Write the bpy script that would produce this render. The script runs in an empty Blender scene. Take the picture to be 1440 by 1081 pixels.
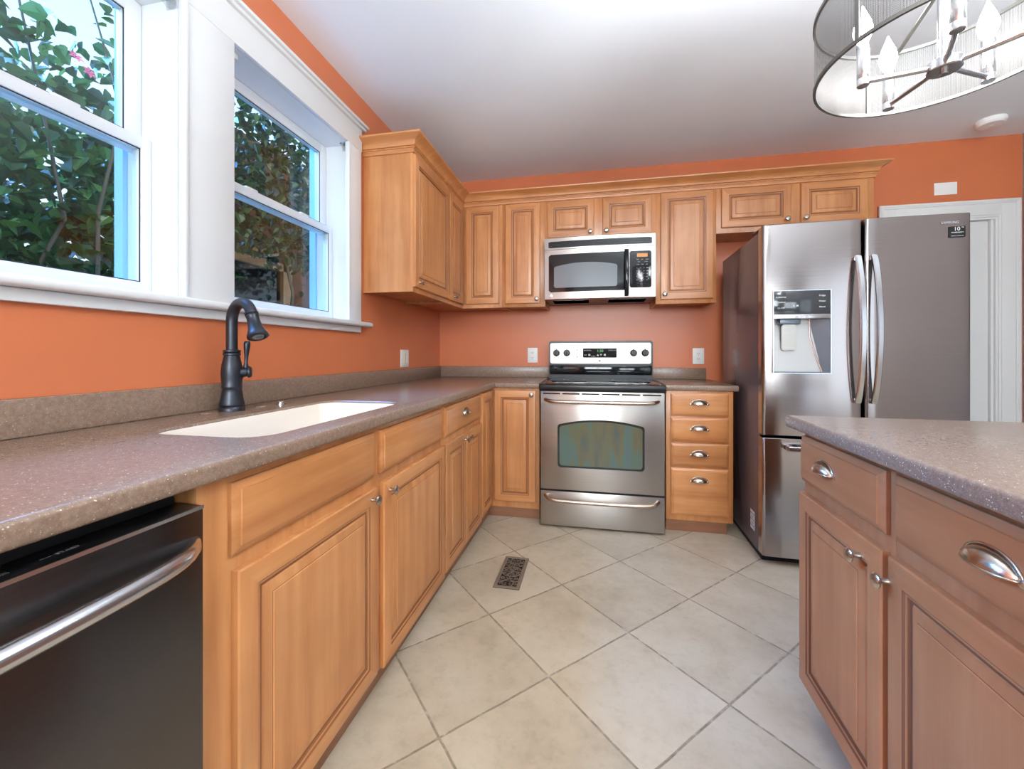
import bpy, bmesh, math, random
from mathutils import Matrix, Vector
PI = math.pi
SC = bpy.context.scene
COL = SC.collection

# ------------------------------------------------------------------ camera
F_PX, W_PX, H_PX, HORIZON = 577.0, 1440.0, 1081.0, 497.5
CAM = (1.305, 0.0, 1.106)
YB = 3.335          # back wall plane
CEIL = 2.565
cd = bpy.data.cameras.new('camera')
cd.sensor_fit = 'HORIZONTAL'; cd.sensor_width = 36.0
cd.lens = 36.0 * F_PX / W_PX
cd.shift_y = -(H_PX / 2 - HORIZON) / W_PX
cd.clip_start = 0.02
cam = bpy.data.objects.new('camera', cd); COL.objects.link(cam)
cam.location = CAM; cam.rotation_euler = (PI / 2, 0, math.radians(11.4))
SC.camera = cam
SC.view_settings.view_transform = 'Standard'
SC.view_settings.look = 'None'
SC.view_settings.gamma = 1.0
SC.view_settings.exposure = 0.0
try: SC.view_settings.use_curve_mapping = False
except Exception: pass

# ------------------------------------------------------------------ world, sun, daylight
def srgb(r, g, b, a=1.0):
    f = lambda c: (c / 255 / 12.92) if c / 255 <= 0.04045 else ((c / 255 + 0.055) / 1.055) ** 2.4
    return (f(r), f(g), f(b), a)
wd = bpy.data.worlds.new('sky'); SC.world = wd; wd.use_nodes = True
nt = wd.node_tree; nt.nodes.clear()
wo = nt.nodes.new('ShaderNodeOutputWorld'); bg = nt.nodes.new('ShaderNodeBackground')
tc = nt.nodes.new('ShaderNodeTexCoord'); sp = nt.nodes.new('ShaderNodeSeparateXYZ')
rp = nt.nodes.new('ShaderNodeValToRGB')
rp.color_ramp.elements[0].position = 0.0; rp.color_ramp.elements[0].color = (0.72, 0.86, 1.0, 1)
rp.color_ramp.elements[1].position = 0.9; rp.color_ramp.elements[1].color = (0.36, 0.60, 1.0, 1)
nt.links.new(tc.outputs['Generated'], sp.inputs[0]); nt.links.new(sp.outputs['Z'], rp.inputs[0])
nt.links.new(rp.outputs[0], bg.inputs[0]); bg.inputs[1].default_value = 1.9
nt.links.new(bg.outputs[0], wo.inputs[0])

def lamp(name, kind, loc, rot, power, color, **k):
    d = bpy.data.lights.new(name, kind); d.energy = power; d.color = color
    for a, v in k.items(): setattr(d, a, v)
    o = bpy.data.objects.new(name, d); COL.objects.link(o); o.location = loc; o.rotation_euler = rot
    return o
def aim(v): return Vector(v).to_track_quat('-Z', 'Y').to_euler()
# open blue sky seen over the trees on the window side (a very soft distant light)
lamp('sky_light', 'SUN', (-4, 1, 6), aim((0.57, 0.08, -0.82)), 21.0, (0.14, 0.40, 1.0), angle=math.radians(36))
lamp('low_sky_light', 'SUN', (-6, 1, 4), aim((0.86, 0.02, -0.40)), 46.0, (0.10, 0.40, 1.0), angle=math.radians(30))
# sun added over the roof to brighten the planting; stays out of the room
lamp('sun', 'SUN', (6, 0, 8), aim((-0.52, 0.22, -0.82)), 1.7, (1.0, 0.95, 0.86), angle=math.radians(3))
# daylight of the windows behind the photographer, and added fill for the back wall
DAY = (0.86, 0.95, 1.0)
lamp('back_wall_fill', 'AREA', (1.30, -3.12, 1.86), aim((0, 1, 0)), 150, DAY, shape='RECTANGLE', size=1.9, size_y=1.10)  # added fill lamp, placed high to brighten the back wall and upper cabinets
lamp('side_daylight', 'AREA', (4.22, -1.85, 1.30), aim((-1, 0, 0)), 12, DAY, shape='RECTANGLE', size=2.0, size_y=1.8)
lamp('rear_daylight', 'AREA', (3.30, -3.12, 1.45), aim((0, 1, 0)), 40, DAY, shape='RECTANGLE', size=1.1, size_y=1.2)
# added fill lamp aimed upward to brighten the ceiling and even out the room
lamp('ceiling_fill', 'AREA', (2.2, 0.60, 1.80), (PI, 0, 0), 92, (0.88, 0.95, 1.0), shape='DISK', size=0.3)

# ------------------------------------------------------------------ materials
MATS = {}
def mat(name, base=(0.8, 0.8, 0.8, 1), rough=0.5, metal=0.0, **k):
    m = bpy.data.materials.new(name); m.use_nodes = True
    b = m.node_tree.nodes['Principled BSDF']
    b.inputs['Base Color'].default_value = base
    b.inputs['Roughness'].default_value = rough
    b.inputs['Metallic'].default_value = metal
    for a, v in k.items(): b.inputs[a.replace('_', ' ')].default_value = v
    MATS[name] = m
    return m
def N(m, t, **k):
    n = m.node_tree.nodes.new(t)
    for a, v in k.items():
        if a in n.inputs: n.inputs[a].default_value = v
        else: setattr(n, a, v)
    return n
def L(m, a, b): m.node_tree.links.new(a, b)
def bsdf(m): return m.node_tree.nodes['Principled BSDF']
def math_n(m, op, a, b=None, c=None):
    n = N(m, 'ShaderNodeMath', operation=op)
    for i, v in enumerate((a, b, c)):
        if v is None: continue
        if isinstance(v, (int, float)): n.inputs[i].default_value = v
        else: L(m, v, n.inputs[i])
    return n.outputs[0]
def mixc(m, fac, a, b, blend='MIX'):
    n = N(m, 'ShaderNodeMix', data_type='RGBA', blend_type=blend)
    for s, v in ((n.inputs[0], fac), (n.inputs[6], a), (n.inputs[7], b)):
        if isinstance(v, (int, float, tuple)): s.default_value = v
        else: L(m, v, s)
    return n.outputs[2]
def ramp(m, src, stops):
    n = N(m, 'ShaderNodeValToRGB'); e = n.color_ramp.elements
    while len(e) < len(stops): e.new(0.5)
    for i, (p, c) in enumerate(stops):
        e[i].position = p; e[i].color = c if len(c) == 4 else (*c, 1)
    L(m, src, n.inputs[0]); return n.outputs[0]
def noise(m, vec, scale, detail=3, rough=0.55):
    n = N(m, 'ShaderNodeTexNoise'); n.inputs['Scale'].default_value = scale
    n.inputs['Detail'].default_value = detail; n.inputs['Roughness'].default_value = rough
    if vec is not None: L(m, vec, n.inputs['Vector'])
    return n.outputs['Fac']
def mapping(m, out='Object', scale=(1, 1, 1), loc=None, rot=None):
    t = N(m, 'ShaderNodeTexCoord'); mp = N(m, 'ShaderNodeMapping')
    L(m, t.outputs[out], mp.inputs[0]); mp.inputs['Scale'].default_value = scale
    if rot: mp.inputs['Rotation'].default_value = rot
    if loc is not None: L(m, loc, mp.inputs['Location'])
    return mp.outputs[0]
def bump(m, h, strength=0.2, dist=0.002):
    n = N(m, 'ShaderNodeBump'); n.inputs['Strength'].default_value = strength; n.inputs['Distance'].default_value = dist
    L(m, h, n.inputs['Height']); L(m, n.outputs[0], bsdf(m).inputs['Normal'])

def wood(name, c1, c2, c3, rough=0.36, horizontal=False):
    m = mat(name, rough=rough)
    oi = N(m, 'ShaderNodeObjectInfo')
    off = math_n(m, 'MULTIPLY', oi.outputs['Random'], 37.0)
    sc = (0.9, 14, 14) if horizontal else (14, 14, 0.9)
    v = mapping(m, 'Object', sc, off)
    g = noise(m, v, 1.6, 5, 0.6)
    v2 = mapping(m, 'Object', (2.2, 2.2, 2.2), off)
    bl = noise(m, v2, 1.8, 3)
    col = ramp(m, g, [(0.30, c1), (0.52, c2), (0.75, c3)])
    blot = ramp(m, bl, [(0.30, (0.80, 0.76, 0.72)), (0.65, (1.06, 1.05, 1.03))])
    out = mixc(m, 0.75, col, blot, 'MULTIPLY')
    tint = math_n(m, 'MULTIPLY_ADD', oi.outputs['Random'], 0.14, 0.93)
    hs = N(m, 'ShaderNodeHueSaturation'); L(m, out, hs.inputs['Color']); L(m, tint, hs.inputs['Value'])
    L(m, hs.outputs[0], bsdf(m).inputs['Base Color'])
    bump(m, g, 0.05, 0.001)
    bsdf(m).inputs['Coat Weight'].default_value = 0.25; bsdf(m).inputs['Coat Roughness'].default_value = 0.22
    return m
WOOD = wood('honey_maple', srgb(184, 117, 67), srgb(201, 136, 83), srgb(213, 153, 101))
WOODH = wood('honey_maple_crossgrain', srgb(184, 117, 67), srgb(199, 134, 81), srgb(211, 151, 99), horizontal=True)
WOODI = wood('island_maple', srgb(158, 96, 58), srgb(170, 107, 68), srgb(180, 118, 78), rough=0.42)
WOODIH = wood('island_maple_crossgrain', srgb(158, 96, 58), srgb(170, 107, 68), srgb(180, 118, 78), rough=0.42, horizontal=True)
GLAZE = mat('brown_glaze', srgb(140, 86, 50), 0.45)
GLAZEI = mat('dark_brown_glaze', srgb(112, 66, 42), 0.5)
TOE = wood('toe_kick_wood', srgb(128, 84, 58), srgb(140, 94, 66), srgb(150, 104, 76), 0.5, True)

def paint(name, c, rough, var=0.05, bs=0.08, scale=60):
    m = mat(name, c, rough)
    v = mapping(m, 'Object')
    n = noise(m, v, 2.2, 4)
    lo = tuple(x * (1 - var) for x in c[:3]); hi = tuple(min(1, x * (1 + var)) for x in c[:3])
    L(m, ramp(m, n, [(0.3, lo), (0.7, hi)]), bsdf(m).inputs['Base Color'])
    bump(m, noise(m, v, scale, 3), bs, 0.002)
    return m
ORANGE = paint('orange_wall_paint', srgb(204, 115, 74), 0.34, 0.05)
BEIGE = paint('greige_wall_paint', srgb(150, 144, 142), 0.6)
CEILM = paint('ceiling_paint', srgb(238, 243, 248), 0.75, 0.02, 0.1, 25)
WHITE = paint('white_trim_paint', srgb(226, 225, 223), 0.32, 0.01, 0.02)
VINYL = mat('white_vinyl', srgb(226, 226, 226), 0.3)
PLATE = mat('white_plastic', srgb(240, 238, 234), 0.35)
IVORY = mat('ivory_plastic', srgb(222, 204, 172), 0.4)
BLACKP = mat('black_plastic', srgb(22, 22, 24), 0.3)
BLACKG = mat('black_glass', srgb(12, 14, 18), 0.06)
GAP = mat('dark_gap', srgb(10, 10, 10), 0.8)
NICKEL = mat('brushed_nickel', srgb(196, 186, 174), 0.24, 1.0)
CHROME = mat('chrome', srgb(225, 225, 228), 0.08, 1.0)
BRONZE = mat('oil_rubbed_bronze', srgb(58, 60, 66), 0.34, 0.75)
SINKM = mat('cream_sink', srgb(236, 222, 204), 0.25)
RUBBER = mat('dark_rubber', srgb(30, 28, 28), 0.6)
BULB = mat('bulb_glass', (1, 1, 1, 1), 0.3)
bsdf(BULB).inputs['Emission Color'].default_value = (0.96, 0.97, 1.0, 1); bsdf(BULB).inputs['Emission Strength'].default_value = 80.0
LEDG = mat('green_display', srgb(20, 60, 20), 0.4)
bsdf(LEDG).inputs['Emission Color'].default_value = (0.12, 0.6, 0.12, 1); bsdf(LEDG).inputs['Emission Strength'].default_value = 0.9
LEDA = mat('amber_display', srgb(160, 90, 30), 0.4)
bsdf(LEDA).inputs['Emission Color'].default_value = (0.8, 0.36, 0.06, 1); bsdf(LEDA).inputs['Emission Strength'].default_value = 0.6
INK = mat('pale_print', srgb(190, 192, 196), 0.5)
INKD = mat('grey_print', srgb(110, 110, 112), 0.5)
INKW = mat('white_print', srgb(235, 235, 232), 0.5)
ENERGY = mat('white_label', srgb(210, 216, 226), 0.5)

def steel(name, c, rough, tangent, streak=(2, 2, 90), aniso=0.75, metal=1.0):
    m = mat(name, c, rough, metal)
    v = mapping(m, 'Object', streak)
    n = noise(m, v, 3.0, 4)
    rr = N(m, 'ShaderNodeMapRange'); L(m, n, rr.inputs[0])
    rr.inputs[3].default_value = rough * 0.85; rr.inputs[4].default_value = rough * 1.2
    L(m, rr.outputs[0], bsdf(m).inputs['Roughness'])
    bsdf(m).inputs['Anisotropic'].default_value = aniso
    cx = N(m, 'ShaderNodeCombineXYZ')
    for i in range(3): cx.inputs[i].default_value = tangent[i]
    L(m, cx.outputs[0], bsdf(m).inputs['Tangent'])
    lo = tuple(x * 0.94 for x in c[:3])
    L(m, ramp(m, n, [(0.3, lo), (0.7, c[:3])]), bsdf(m).inputs['Base Color'])
    return m
STEEL = steel('stainless_steel', srgb(182, 176, 170), 0.31, (0, 0, 1))
STEELF = steel('fridge_stainless', srgb(170, 162, 160), 0.15, (0, 0, 1), (1, 1, 60), 0.75)
STEELD = steel('dark_stainless', srgb(100, 97, 97), 0.24, (0, 0, 1), (2, 2, 90), 0.7)
STEELB = mat('polished_bar_steel', srgb(205, 206, 210), 0.2, 1.0)
COPPERB = mat('warm_bar_steel', srgb(205, 182, 166), 0.24, 1.0)
SIDE = mat('charcoal_side_paint', srgb(100, 88, 92), 0.22)

def counter_mat(name='speckled_solid_surface'):
    m = mat(name, rough=0.27)
    v = mapping(m, 'Object')
    base = ramp(m, noise(m, v, 120, 3, 0.7), [(0.3, srgb(122, 98, 82)), (0.7, srgb(144, 120, 103))])
    def specks(scale, thr, keep):
        vo = N(m, 'ShaderNodeTexVoronoi'); vo.inputs['Scale'].default_value = scale; L(m, v, vo.inputs['Vector'])
        near = math_n(m, 'LESS_THAN', vo.outputs['Distance'], thr)
        sx = N(m, 'ShaderNodeSeparateColor'); L(m, vo.outputs['Color'], sx.inputs[0])
        return math_n(m, 'MULTIPLY', near, math_n(m, 'LESS_THAN', sx.outputs[0], keep))
    c = mixc(m, specks(420, 0.30, 0.35), base, srgb(166, 142, 122))
    c = mixc(m, specks(230, 0.24, 0.14), c, srgb(208, 190, 170))
    c = mixc(m, specks(330, 0.28, 0.20), c, srgb(116, 94, 79))
    L(m, c, bsdf(m).inputs['Base Color'])
    return m
COUNTER = counter_mat()

def tile_mat():
    m = mat('diagonal_floor_tile', rough=0.42)
    g = N(m, 'ShaderNodeNewGeometry'); s = N(m, 'ShaderNodeSeparateXYZ'); L(m, g.outputs['Position'], s.inputs[0])
    x, y = s.outputs[0], s.outputs[1]
    wob = N(m, 'ShaderNodeTexNoise'); wob.inputs['Scale'].default_value = 9.0; L(m, g.outputs['Position'], wob.inputs['Vector'])
    w = math_n(m, 'MULTIPLY', math_n(m, 'SUBTRACT', wob.outputs['Fac'], 0.5), 0.005)
    P, s0, t0, r2 = 0.404, 1.8067, 0.1789, 0.70711
    a = math_n(m, 'DIVIDE', math_n(m, 'ADD', math_n(m, 'SUBTRACT', math_n(m, 'MULTIPLY', math_n(m, 'ADD', x, y), r2), s0 - 40 * P), w), P)
    b = math_n(m, 'DIVIDE', math_n(m, 'ADD', math_n(m, 'SUBTRACT', math_n(m, 'MULTIPLY', math_n(m, 'SUBTRACT', y, x), r2), t0 - 40 * P), w), P)
    def edge(q):
        fr = math_n(m, 'FRACT', q)
        return math_n(m, 'MULTIPLY', math_n(m, 'MINIMUM', fr, math_n(m, 'SUBTRACT', 1.0, fr)), P)
    d = math_n(m, 'MINIMUM', edge(a), edge(b))
    mr = N(m, 'ShaderNodeMapRange', interpolation_type='SMOOTHSTEP'); L(m, d, mr.inputs[0])
    mr.inputs[1].default_value = 0.0022; mr.inputs[2].default_value = 0.0048
    tile = mr.outputs[0]
    cx = N(m, 'ShaderNodeCombineXYZ'); L(m, math_n(m, 'FLOOR', a), cx.inputs[0]); L(m, math_n(m, 'FLOOR', b), cx.inputs[1])
    wn = N(m, 'ShaderNodeTexWhiteNoise', noise_dimensions='3D'); L(m, cx.outputs[0], wn.inputs['Vector'])
    pos = N(m, 'ShaderNodeVectorMath', operation='ADD'); L(m, g.outputs['Position'], pos.inputs[0])
    sc = N(m, 'ShaderNodeVectorMath', operation='SCALE'); L(m, wn.outputs['Color'], sc.inputs[0]); sc.inputs['Scale'].default_value = 9.0
    L(m, sc.outputs[0], pos.inputs[1])
    n1 = noise(m, pos.outputs[0], 3.2, 6, 0.62); n2 = noise(m, pos.outputs[0], 22, 5, 0.7)
    c = ramp(m, n1, [(0.30, srgb(168, 152, 130)), (0.5, srgb(186, 171, 148)), (0.72, srgb(196, 183, 162))])
    c = mixc(m, 0.55, c, ramp(m, n2, [(0.32, (0.80, 0.78, 0.75)), (0.5, (1, 1, 1)), (0.8, (1.05, 1.05, 1.05))]), 'MULTIPLY')
    val = math_n(m, 'MULTIPLY_ADD', wn.outputs['Value'], 0.09, 0.95)
    hs = N(m, 'ShaderNodeHueSaturation'); L(m, c, hs.inputs['Color']); L(m, val, hs.inputs['Value'])
    gr = ramp(m, noise(m, g.outputs['Position'], 30, 4), [(0.3, srgb(120, 106, 88)), (0.55, srgb(146, 132, 112)), (0.75, srgb(196, 186, 168))])
    L(m, mixc(m, tile, gr, hs.outputs[0]), bsdf(m).inputs['Base Color'])
    h = math_n(m, 'ADD', tile, math_n(m, 'MULTIPLY', n2, 0.12))
    bump(m, h, 0.35, 0.003)
    return m
TILE = tile_mat()

def glass_mat(name, tint=(1, 1, 1, 1)):
    m = bpy.data.materials.new(name); m.use_nodes = True; t = m.node_tree; t.nodes.clear()
    o = t.nodes.new('ShaderNodeOutputMaterial'); mx = t.nodes.new('ShaderNodeMixShader')
    tr = t.nodes.new('ShaderNodeBsdfTransparent'); gl = t.nodes.new('ShaderNodeBsdfGlossy')
    lw = t.nodes.new('ShaderNodeLayerWeight'); lw.inputs[0].default_value = 0.5      # Schlick reflectance of a thin pane
    pw = t.nodes.new('ShaderNodeMath'); pw.operation = 'POWER'; pw.inputs[1].default_value = 5.0
    fr = t.nodes.new('ShaderNodeMath'); fr.operation = 'MULTIPLY_ADD'; fr.inputs[1].default_value = 0.95; fr.inputs[2].default_value = 0.045
    t.links.new(lw.outputs['Facing'], pw.inputs[0]); t.links.new(pw.outputs[0], fr.inputs[0])
    tr.inputs[0].default_value = tint; gl.inputs['Roughness'].default_value = 0.01
    t.links.new(fr.outputs[0], mx.inputs[0]); t.links.new(tr.outputs[0], mx.inputs[1]); t.links.new(gl.outputs[0], mx.inputs[2])
    t.links.new(mx.outputs[0], o.inputs[0]); return m
GLASS = glass_mat('window_glass', (0.93, 0.96, 0.96, 1))
CLEARP = glass_mat('clear_plastic', (0.95, 0.955, 0.96, 1))

def mesh_shade_mat():
    m = mat('woven_wire_mesh', srgb(104, 102, 99), 0.5, 0.7)
    uv = N(m, 'ShaderNodeTexCoord'); s = N(m, 'ShaderNodeSeparateXYZ'); L(m, uv.outputs['UV'], s.inputs[0])
    def line(o):
        fr = math_n(m, 'FRACT', o); return math_n(m, 'LESS_THAN', fr, 0.40)
    k = math_n(m, 'MAXIMUM', line(s.outputs[0]), line(s.outputs[1]))
    tr = N(m, 'ShaderNodeBsdfTransparent'); mx = N(m, 'ShaderNodeMixShader')
    L(m, k, mx.inputs[0]); L(m, tr.outputs[0], mx.inputs[1]); L(m, bsdf(m).outputs[0], mx.inputs[2])
    out = [n for n in m.node_tree.nodes if n.type == 'OUTPUT_MATERIAL'][0]
    L(m, mx.outputs[0], out.inputs[0]); return m
MESHM = mesh_shade_mat()
RING = mat('dark_nickel_band', srgb(120, 117, 112), 0.35, 0.9)

def leaf_mat(name, c1, c2, c3):
    m = mat(name, rough=0.38)
    g = N(m, 'ShaderNodeNewGeometry')
    n = noise(m, g.outputs['Position'], 7, 2)
    oi = N(m, 'ShaderNodeNewGeometry')
    r = math_n(m, 'ADD', math_n(m, 'MULTIPLY', oi.outputs['Random Per Island'], 0.65), math_n(m, 'MULTIPLY', n, 0.35))
    c = ramp(m, r, [(0.15, c1), (0.5, c2), (0.85, c3)])
    L(m, c, bsdf(m).inputs['Base Color'])
    tl = N(m, 'ShaderNodeBsdfTranslucent'); L(m, c, tl.inputs[0]); mx = N(m, 'ShaderNodeMixShader'); mx.inputs[0].default_value = 0.18
    out = [q for q in m.node_tree.nodes if q.type == 'OUTPUT_MATERIAL'][0]
    L(m, bsdf(m).outputs[0], mx.inputs[1]); L(m, tl.outputs[0], mx.inputs[2]); L(m, mx.outputs[0], out.inputs[0])
    return m
LEAF = leaf_mat('green_leaf', srgb(30, 66, 36), srgb(48, 94, 48), srgb(98, 142, 70))
LEAFD = leaf_mat('dark_leaf', srgb(22, 42, 22), srgb(40, 66, 28), srgb(78, 98, 40))
STEM = mat('twig_bark', srgb(92, 82, 62), 0.8)
PINK = mat('pink_petal', srgb(226, 96, 130), 0.5)
BRICK = paint('brown_stucco', srgb(104, 66, 44), 0.85, 0.25, 0.4, 30)
TANW = wood('tan_window_wood', srgb(150, 106, 62), srgb(168, 122, 74), srgb(180, 136, 88), 0.5)
GRASS = paint('lawn', srgb(74, 92, 48), 0.9, 0.3, 0.5, 40)
BLUEX = mat('pale_blue_exterior_paint', srgb(150, 196, 214), 0.5)
REG = mat('aged_bronze_register', srgb(136, 122, 108), 0.42, 0.5)

# ------------------------------------------------------------------ geometry helpers
I4 = Matrix.Identity(4)
def T(x, y, z): return Matrix.Translation((x, y, z))
def R(a, ax='Z'): return Matrix.Rotation(a, 4, ax)
def new(): return bmesh.new()
def put(bm, vs, fs, M=None, mi=0):
    M = M or I4
    bv = [bm.verts.new(M @ Vector(v)) for v in vs]
    out = []
    for f in fs:
        try:
            q = bm.faces.new([bv[i] for i in f]); q.material_index = mi; out.append(q)
        except ValueError: pass
    return bv, out
def box(bm, lo, hi, bev=0.0, seg=2, M=None, mi=0):
    x0, y0, z0 = lo; x1, y1, z1 = hi
    if bev > 0: bev = min(bev, 0.49 * min(x1 - x0, y1 - y0, z1 - z0))
    vs = [(x0, y0, z0), (x1, y0, z0), (x1, y1, z0), (x0, y1, z0), (x0, y0, z1), (x1, y0, z1), (x1, y1, z1), (x0, y1, z1)]
    fs = [(3, 2, 1, 0), (4, 5, 6, 7), (0, 1, 5, 4), (1, 2, 6, 5), (2, 3, 7, 6), (3, 0, 4, 7)]
    bv, bf = put(bm, vs, fs, M, mi)
    if bev > 0:
        es = list({e for f in bf for e in f.edges})
        r = bmesh.ops.bevel(bm, geom=es, offset=bev, segments=seg, profile=0.5, affect='EDGES', clamp_overlap=True)
        for f in r['faces']: f.material_index = mi
    return bm
def frame_of(d):
    d = d.normalized(); u = d.orthogonal().normalized(); return u, d.cross(u)
def tube(bm, pts, r, n=14, M=None, mi=0, caps=True, flat=None):
    pts = [Vector(p) for p in pts]; rs = r if isinstance(r, (list, tuple)) else [r] * len(pts)
    M = M or I4; loops = []; u = None
    for i, p in enumerate(pts):
        d = (pts[min(i + 1, len(pts) - 1)] - pts[max(i - 1, 0)]).normalized()
        if u is None: u, v = frame_of(d)
        else:
            u = (u - d * u.dot(d)).normalized(); v = d.cross(u)
        loops.append([bm.verts.new(M @ (p + (u * math.cos(2 * PI * k / n) + v * math.sin(2 * PI * k / n)) * rs[i])) for k in range(n)])
    for a, b in zip(loops, loops[1:]):
        for k in range(n):
            f = bm.faces.new((a[k], a[(k + 1) % n], b[(k + 1) % n], b[k])); f.material_index = mi
    if caps:
        f = bm.faces.new(loops[0][::-1]); f.material_index = mi
        f = bm.faces.new(loops[-1]); f.material_index = mi
    return bm
def lathe(bm, prof, M=None, n=28, mi=0):
    """prof: (r, z) pairs turned about local z."""
    M = M or I4; loops = []
    for r, z in prof:
        if r < 1e-5: loops.append([bm.verts.new(M @ Vector((0, 0, z)))])
        else: loops.append([bm.verts.new(M @ Vector((r * math.cos(2 * PI * k / n), r * math.sin(2 * PI * k / n), z))) for k in range(n)])
    for a, b in zip(loops, loops[1:]):
        for k in range(n):
            k2 = (k + 1) % n
            if len(a) == 1 and len(b) == 1: continue
            if len(a) == 1: vs = (a[0], b[k2], b[k])
            elif len(b) == 1: vs = (a[k], a[k2], b[0])
            else: vs = (a[k], a[k2], b[k2], b[k])
            f = bm.faces.new(vs); f.material_index = mi
    for lp, rev in ((loops[0], True), (loops[-1], False)):
        if len(lp) > 2:
            f = bm.faces.new(lp[::-1] if rev else lp); f.material_index = mi
    return bm
def prism(bm, poly, d0, d1, M=None, mi=0):
    """poly in local x,z ; extruded in local y from d0 to d1."""
    n = len(poly)
    vs = [(x, d0, z) for x, z in poly] + [(x, d1, z) for x, z in poly]
    fs = [tuple(range(n)), tuple(range(2 * n - 1, n - 1, -1))] + [(i, (i + n), (i + 1) % n + n, (i + 1) % n) for i in range(n)]
    put(bm, vs, fs, M, mi); return bm
def rrect(x0, x1, z0, z1, r, seg=6, arch=0.0, nx=14):
    """rounded rectangle outline, optional arched top."""
    p = []
    for cx, cz, a0 in ((x1 - r, z0 + r, -PI / 2), (x1 - r, z1 - r, 0), (x0 + r, z1 - r, PI / 2), (x0 + r, z0 + r, PI)):
        for k in range(seg + 1):
            a = a0 + k * PI / 2 / seg; p.append((cx + r * math.cos(a), cz + r * math.sin(a)))
        if a0 == 0 and arch:
            for k in range(1, nx):
                x = (x1 - r) + (x0 - x1 + 2 * r) * k / nx
                p.append((x, z1 + arch * (1 - (2 * k / nx - 1) ** 2)))
    return p
def plate_with(bm, poly, d0, d1, M=None, mi=0): return prism(bm, poly, d0, d1, M, mi)

def finish(o, angle=32):
    me = o.data
    for p in me.polygons: p.use_smooth = True
    try: me.set_sharp_from_angle(angle=math.radians(angle))
    except Exception: pass
def obj(name, bm, mats, parent=None, angle=32, normals=True):
    if normals: bmesh.ops.recalc_face_normals(bm, faces=bm.faces[:])
    me = bpy.data.meshes.new(name); bm.to_mesh(me); bm.free()
    for m in (mats if isinstance(mats, (list, tuple)) else [mats]): me.materials.append(m)
    o = bpy.data.objects.new(name, me); COL.objects.link(o)
    if parent is not None: o.parent = parent
    finish(o, angle); return o
def struct(name, bm, mats, parent=None, **k):
    o = obj(name, bm, mats, parent, **k)
    if parent is None: o['kind'] = 'structure'
    return o
def tag(o, label, cat, group=None, kind=None):
    o['label'] = label; o['category'] = cat
    if group: o['group'] = group
    if kind: o['kind'] = kind
    return o
def thing(name, label, cat, loc=(0, 0, 0), rz=0.0, group=None):
    o = bpy.data.objects.new(name, None); COL.objects.link(o); o.empty_display_size = 0.1
    o.location = loc; o.rotation_euler = (0, 0, rz)
    return tag(o, label, cat, group)
def copy_thing(root, loc, rz, label):
    r = root.copy(); COL.objects.link(r); r.location = loc; r.rotation_euler = (0, 0, rz); r['label'] = label
    for ch in list(root.children):
        c = ch.copy(); COL.objects.link(c); c.parent = r
        for g in list(ch.children):
            d = g.copy(); COL.objects.link(d); d.parent = c
    return r
def lettering(name, body, size, M, m, parent, align='CENTER', ext=0.0003):
    cu = bpy.data.curves.new('text', 'FONT'); cu.body = body; cu.size = size; cu.align_x = align; cu.align_y = 'CENTER'; cu.extrude = ext
    cu.resolution_u = 3
    to = bpy.data.objects.new('text', cu); COL.objects.link(to); bpy.context.view_layer.update()
    me = bpy.data.meshes.new_from_object(to.evaluated_get(bpy.context.evaluated_depsgraph_get()))
    bpy.data.objects.remove(to); bpy.data.curves.remove(cu)
    me.transform(M); me.name = name; me.materials.clear(); me.materials.append(m)
    o = bpy.data.objects.new(name, me); COL.objects.link(o); o.parent = parent; return o
FACE = R(PI / 2, 'X')       # text plane facing local -y

# ------------------------------------------------------------------ room shell
bm = new(); box(bm, (-0.2, -3.2, -0.1), (4.3, YB + 0.15, 0.0)); struct('floor', bm, TILE)
bm = new(); box(bm, (-0.2, -3.2, CEIL), (4.3, YB + 0.15, CEIL + 0.1)); struct('ceiling', bm, CEILM)
W1, W2, WZ0, WZ1 = (0.32, 1.078), (1.255, 2.015), 1.262, 2.262
bm = new()
for y0, y1, z0, z1 in ((-3.2, YB + 0.15, 0, WZ0), (-3.2, YB + 0.15, WZ1, CEIL), (-3.2, W1[0], WZ0, WZ1), (W1[1], W2[0], WZ0, WZ1), (W2[1], YB + 0.15, WZ0, WZ1)):
    box(bm, (-0.2, y0, z0), (0, y1, z1))
struct('wall_left', bm, ORANGE)
DX0, DX1, DZ = 3.36, 3.955, 2.03
bm = new()
box(bm, (0, YB, 0), (DX0, YB + 0.15, CEIL)); box(bm, (DX0, YB, DZ), (DX1, YB + 0.15, CEIL)); box(bm, (DX1, YB, 0), (4.3, YB + 0.15, CEIL))
struct('wall_back', bm, ORANGE)
bm = new()
XR = 4.085
box(bm, (XR, -3.2, 0), (4.2, -2.85, CEIL)); box(bm, (XR, -0.85, 0), (4.2, YB, CEIL))
box(bm, (XR, -2.85, 0), (4.2, -0.85, 0.40)); box(bm, (XR, -2.85, 2.20), (4.2, -0.85, CEIL))
struct('wall_right', bm, BEIGE)
bm = new()
box(bm, (0, -3.1, 0), (0.35, -3.0, CEIL)); box(bm, (2.25, -3.1, 0), (2.75, -3.0, CEIL)); box(bm, (3.85, -3.1, 0), (XR, -3.0, CEIL))
box(bm, (2.75, -3.1, 0), (3.85, -3.0, 0.85)); box(bm, (2.75, -3.1, 2.05), (3.85, -3.0, CEIL)); box(bm, (0.35, -3.1, 2.43), (2.25, -3.0, CEIL)); box(bm, (0.35, -3.1, 0), (2.25, -3.0, 1.29))
struct('wall_rear', bm, BEIGE)

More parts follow.
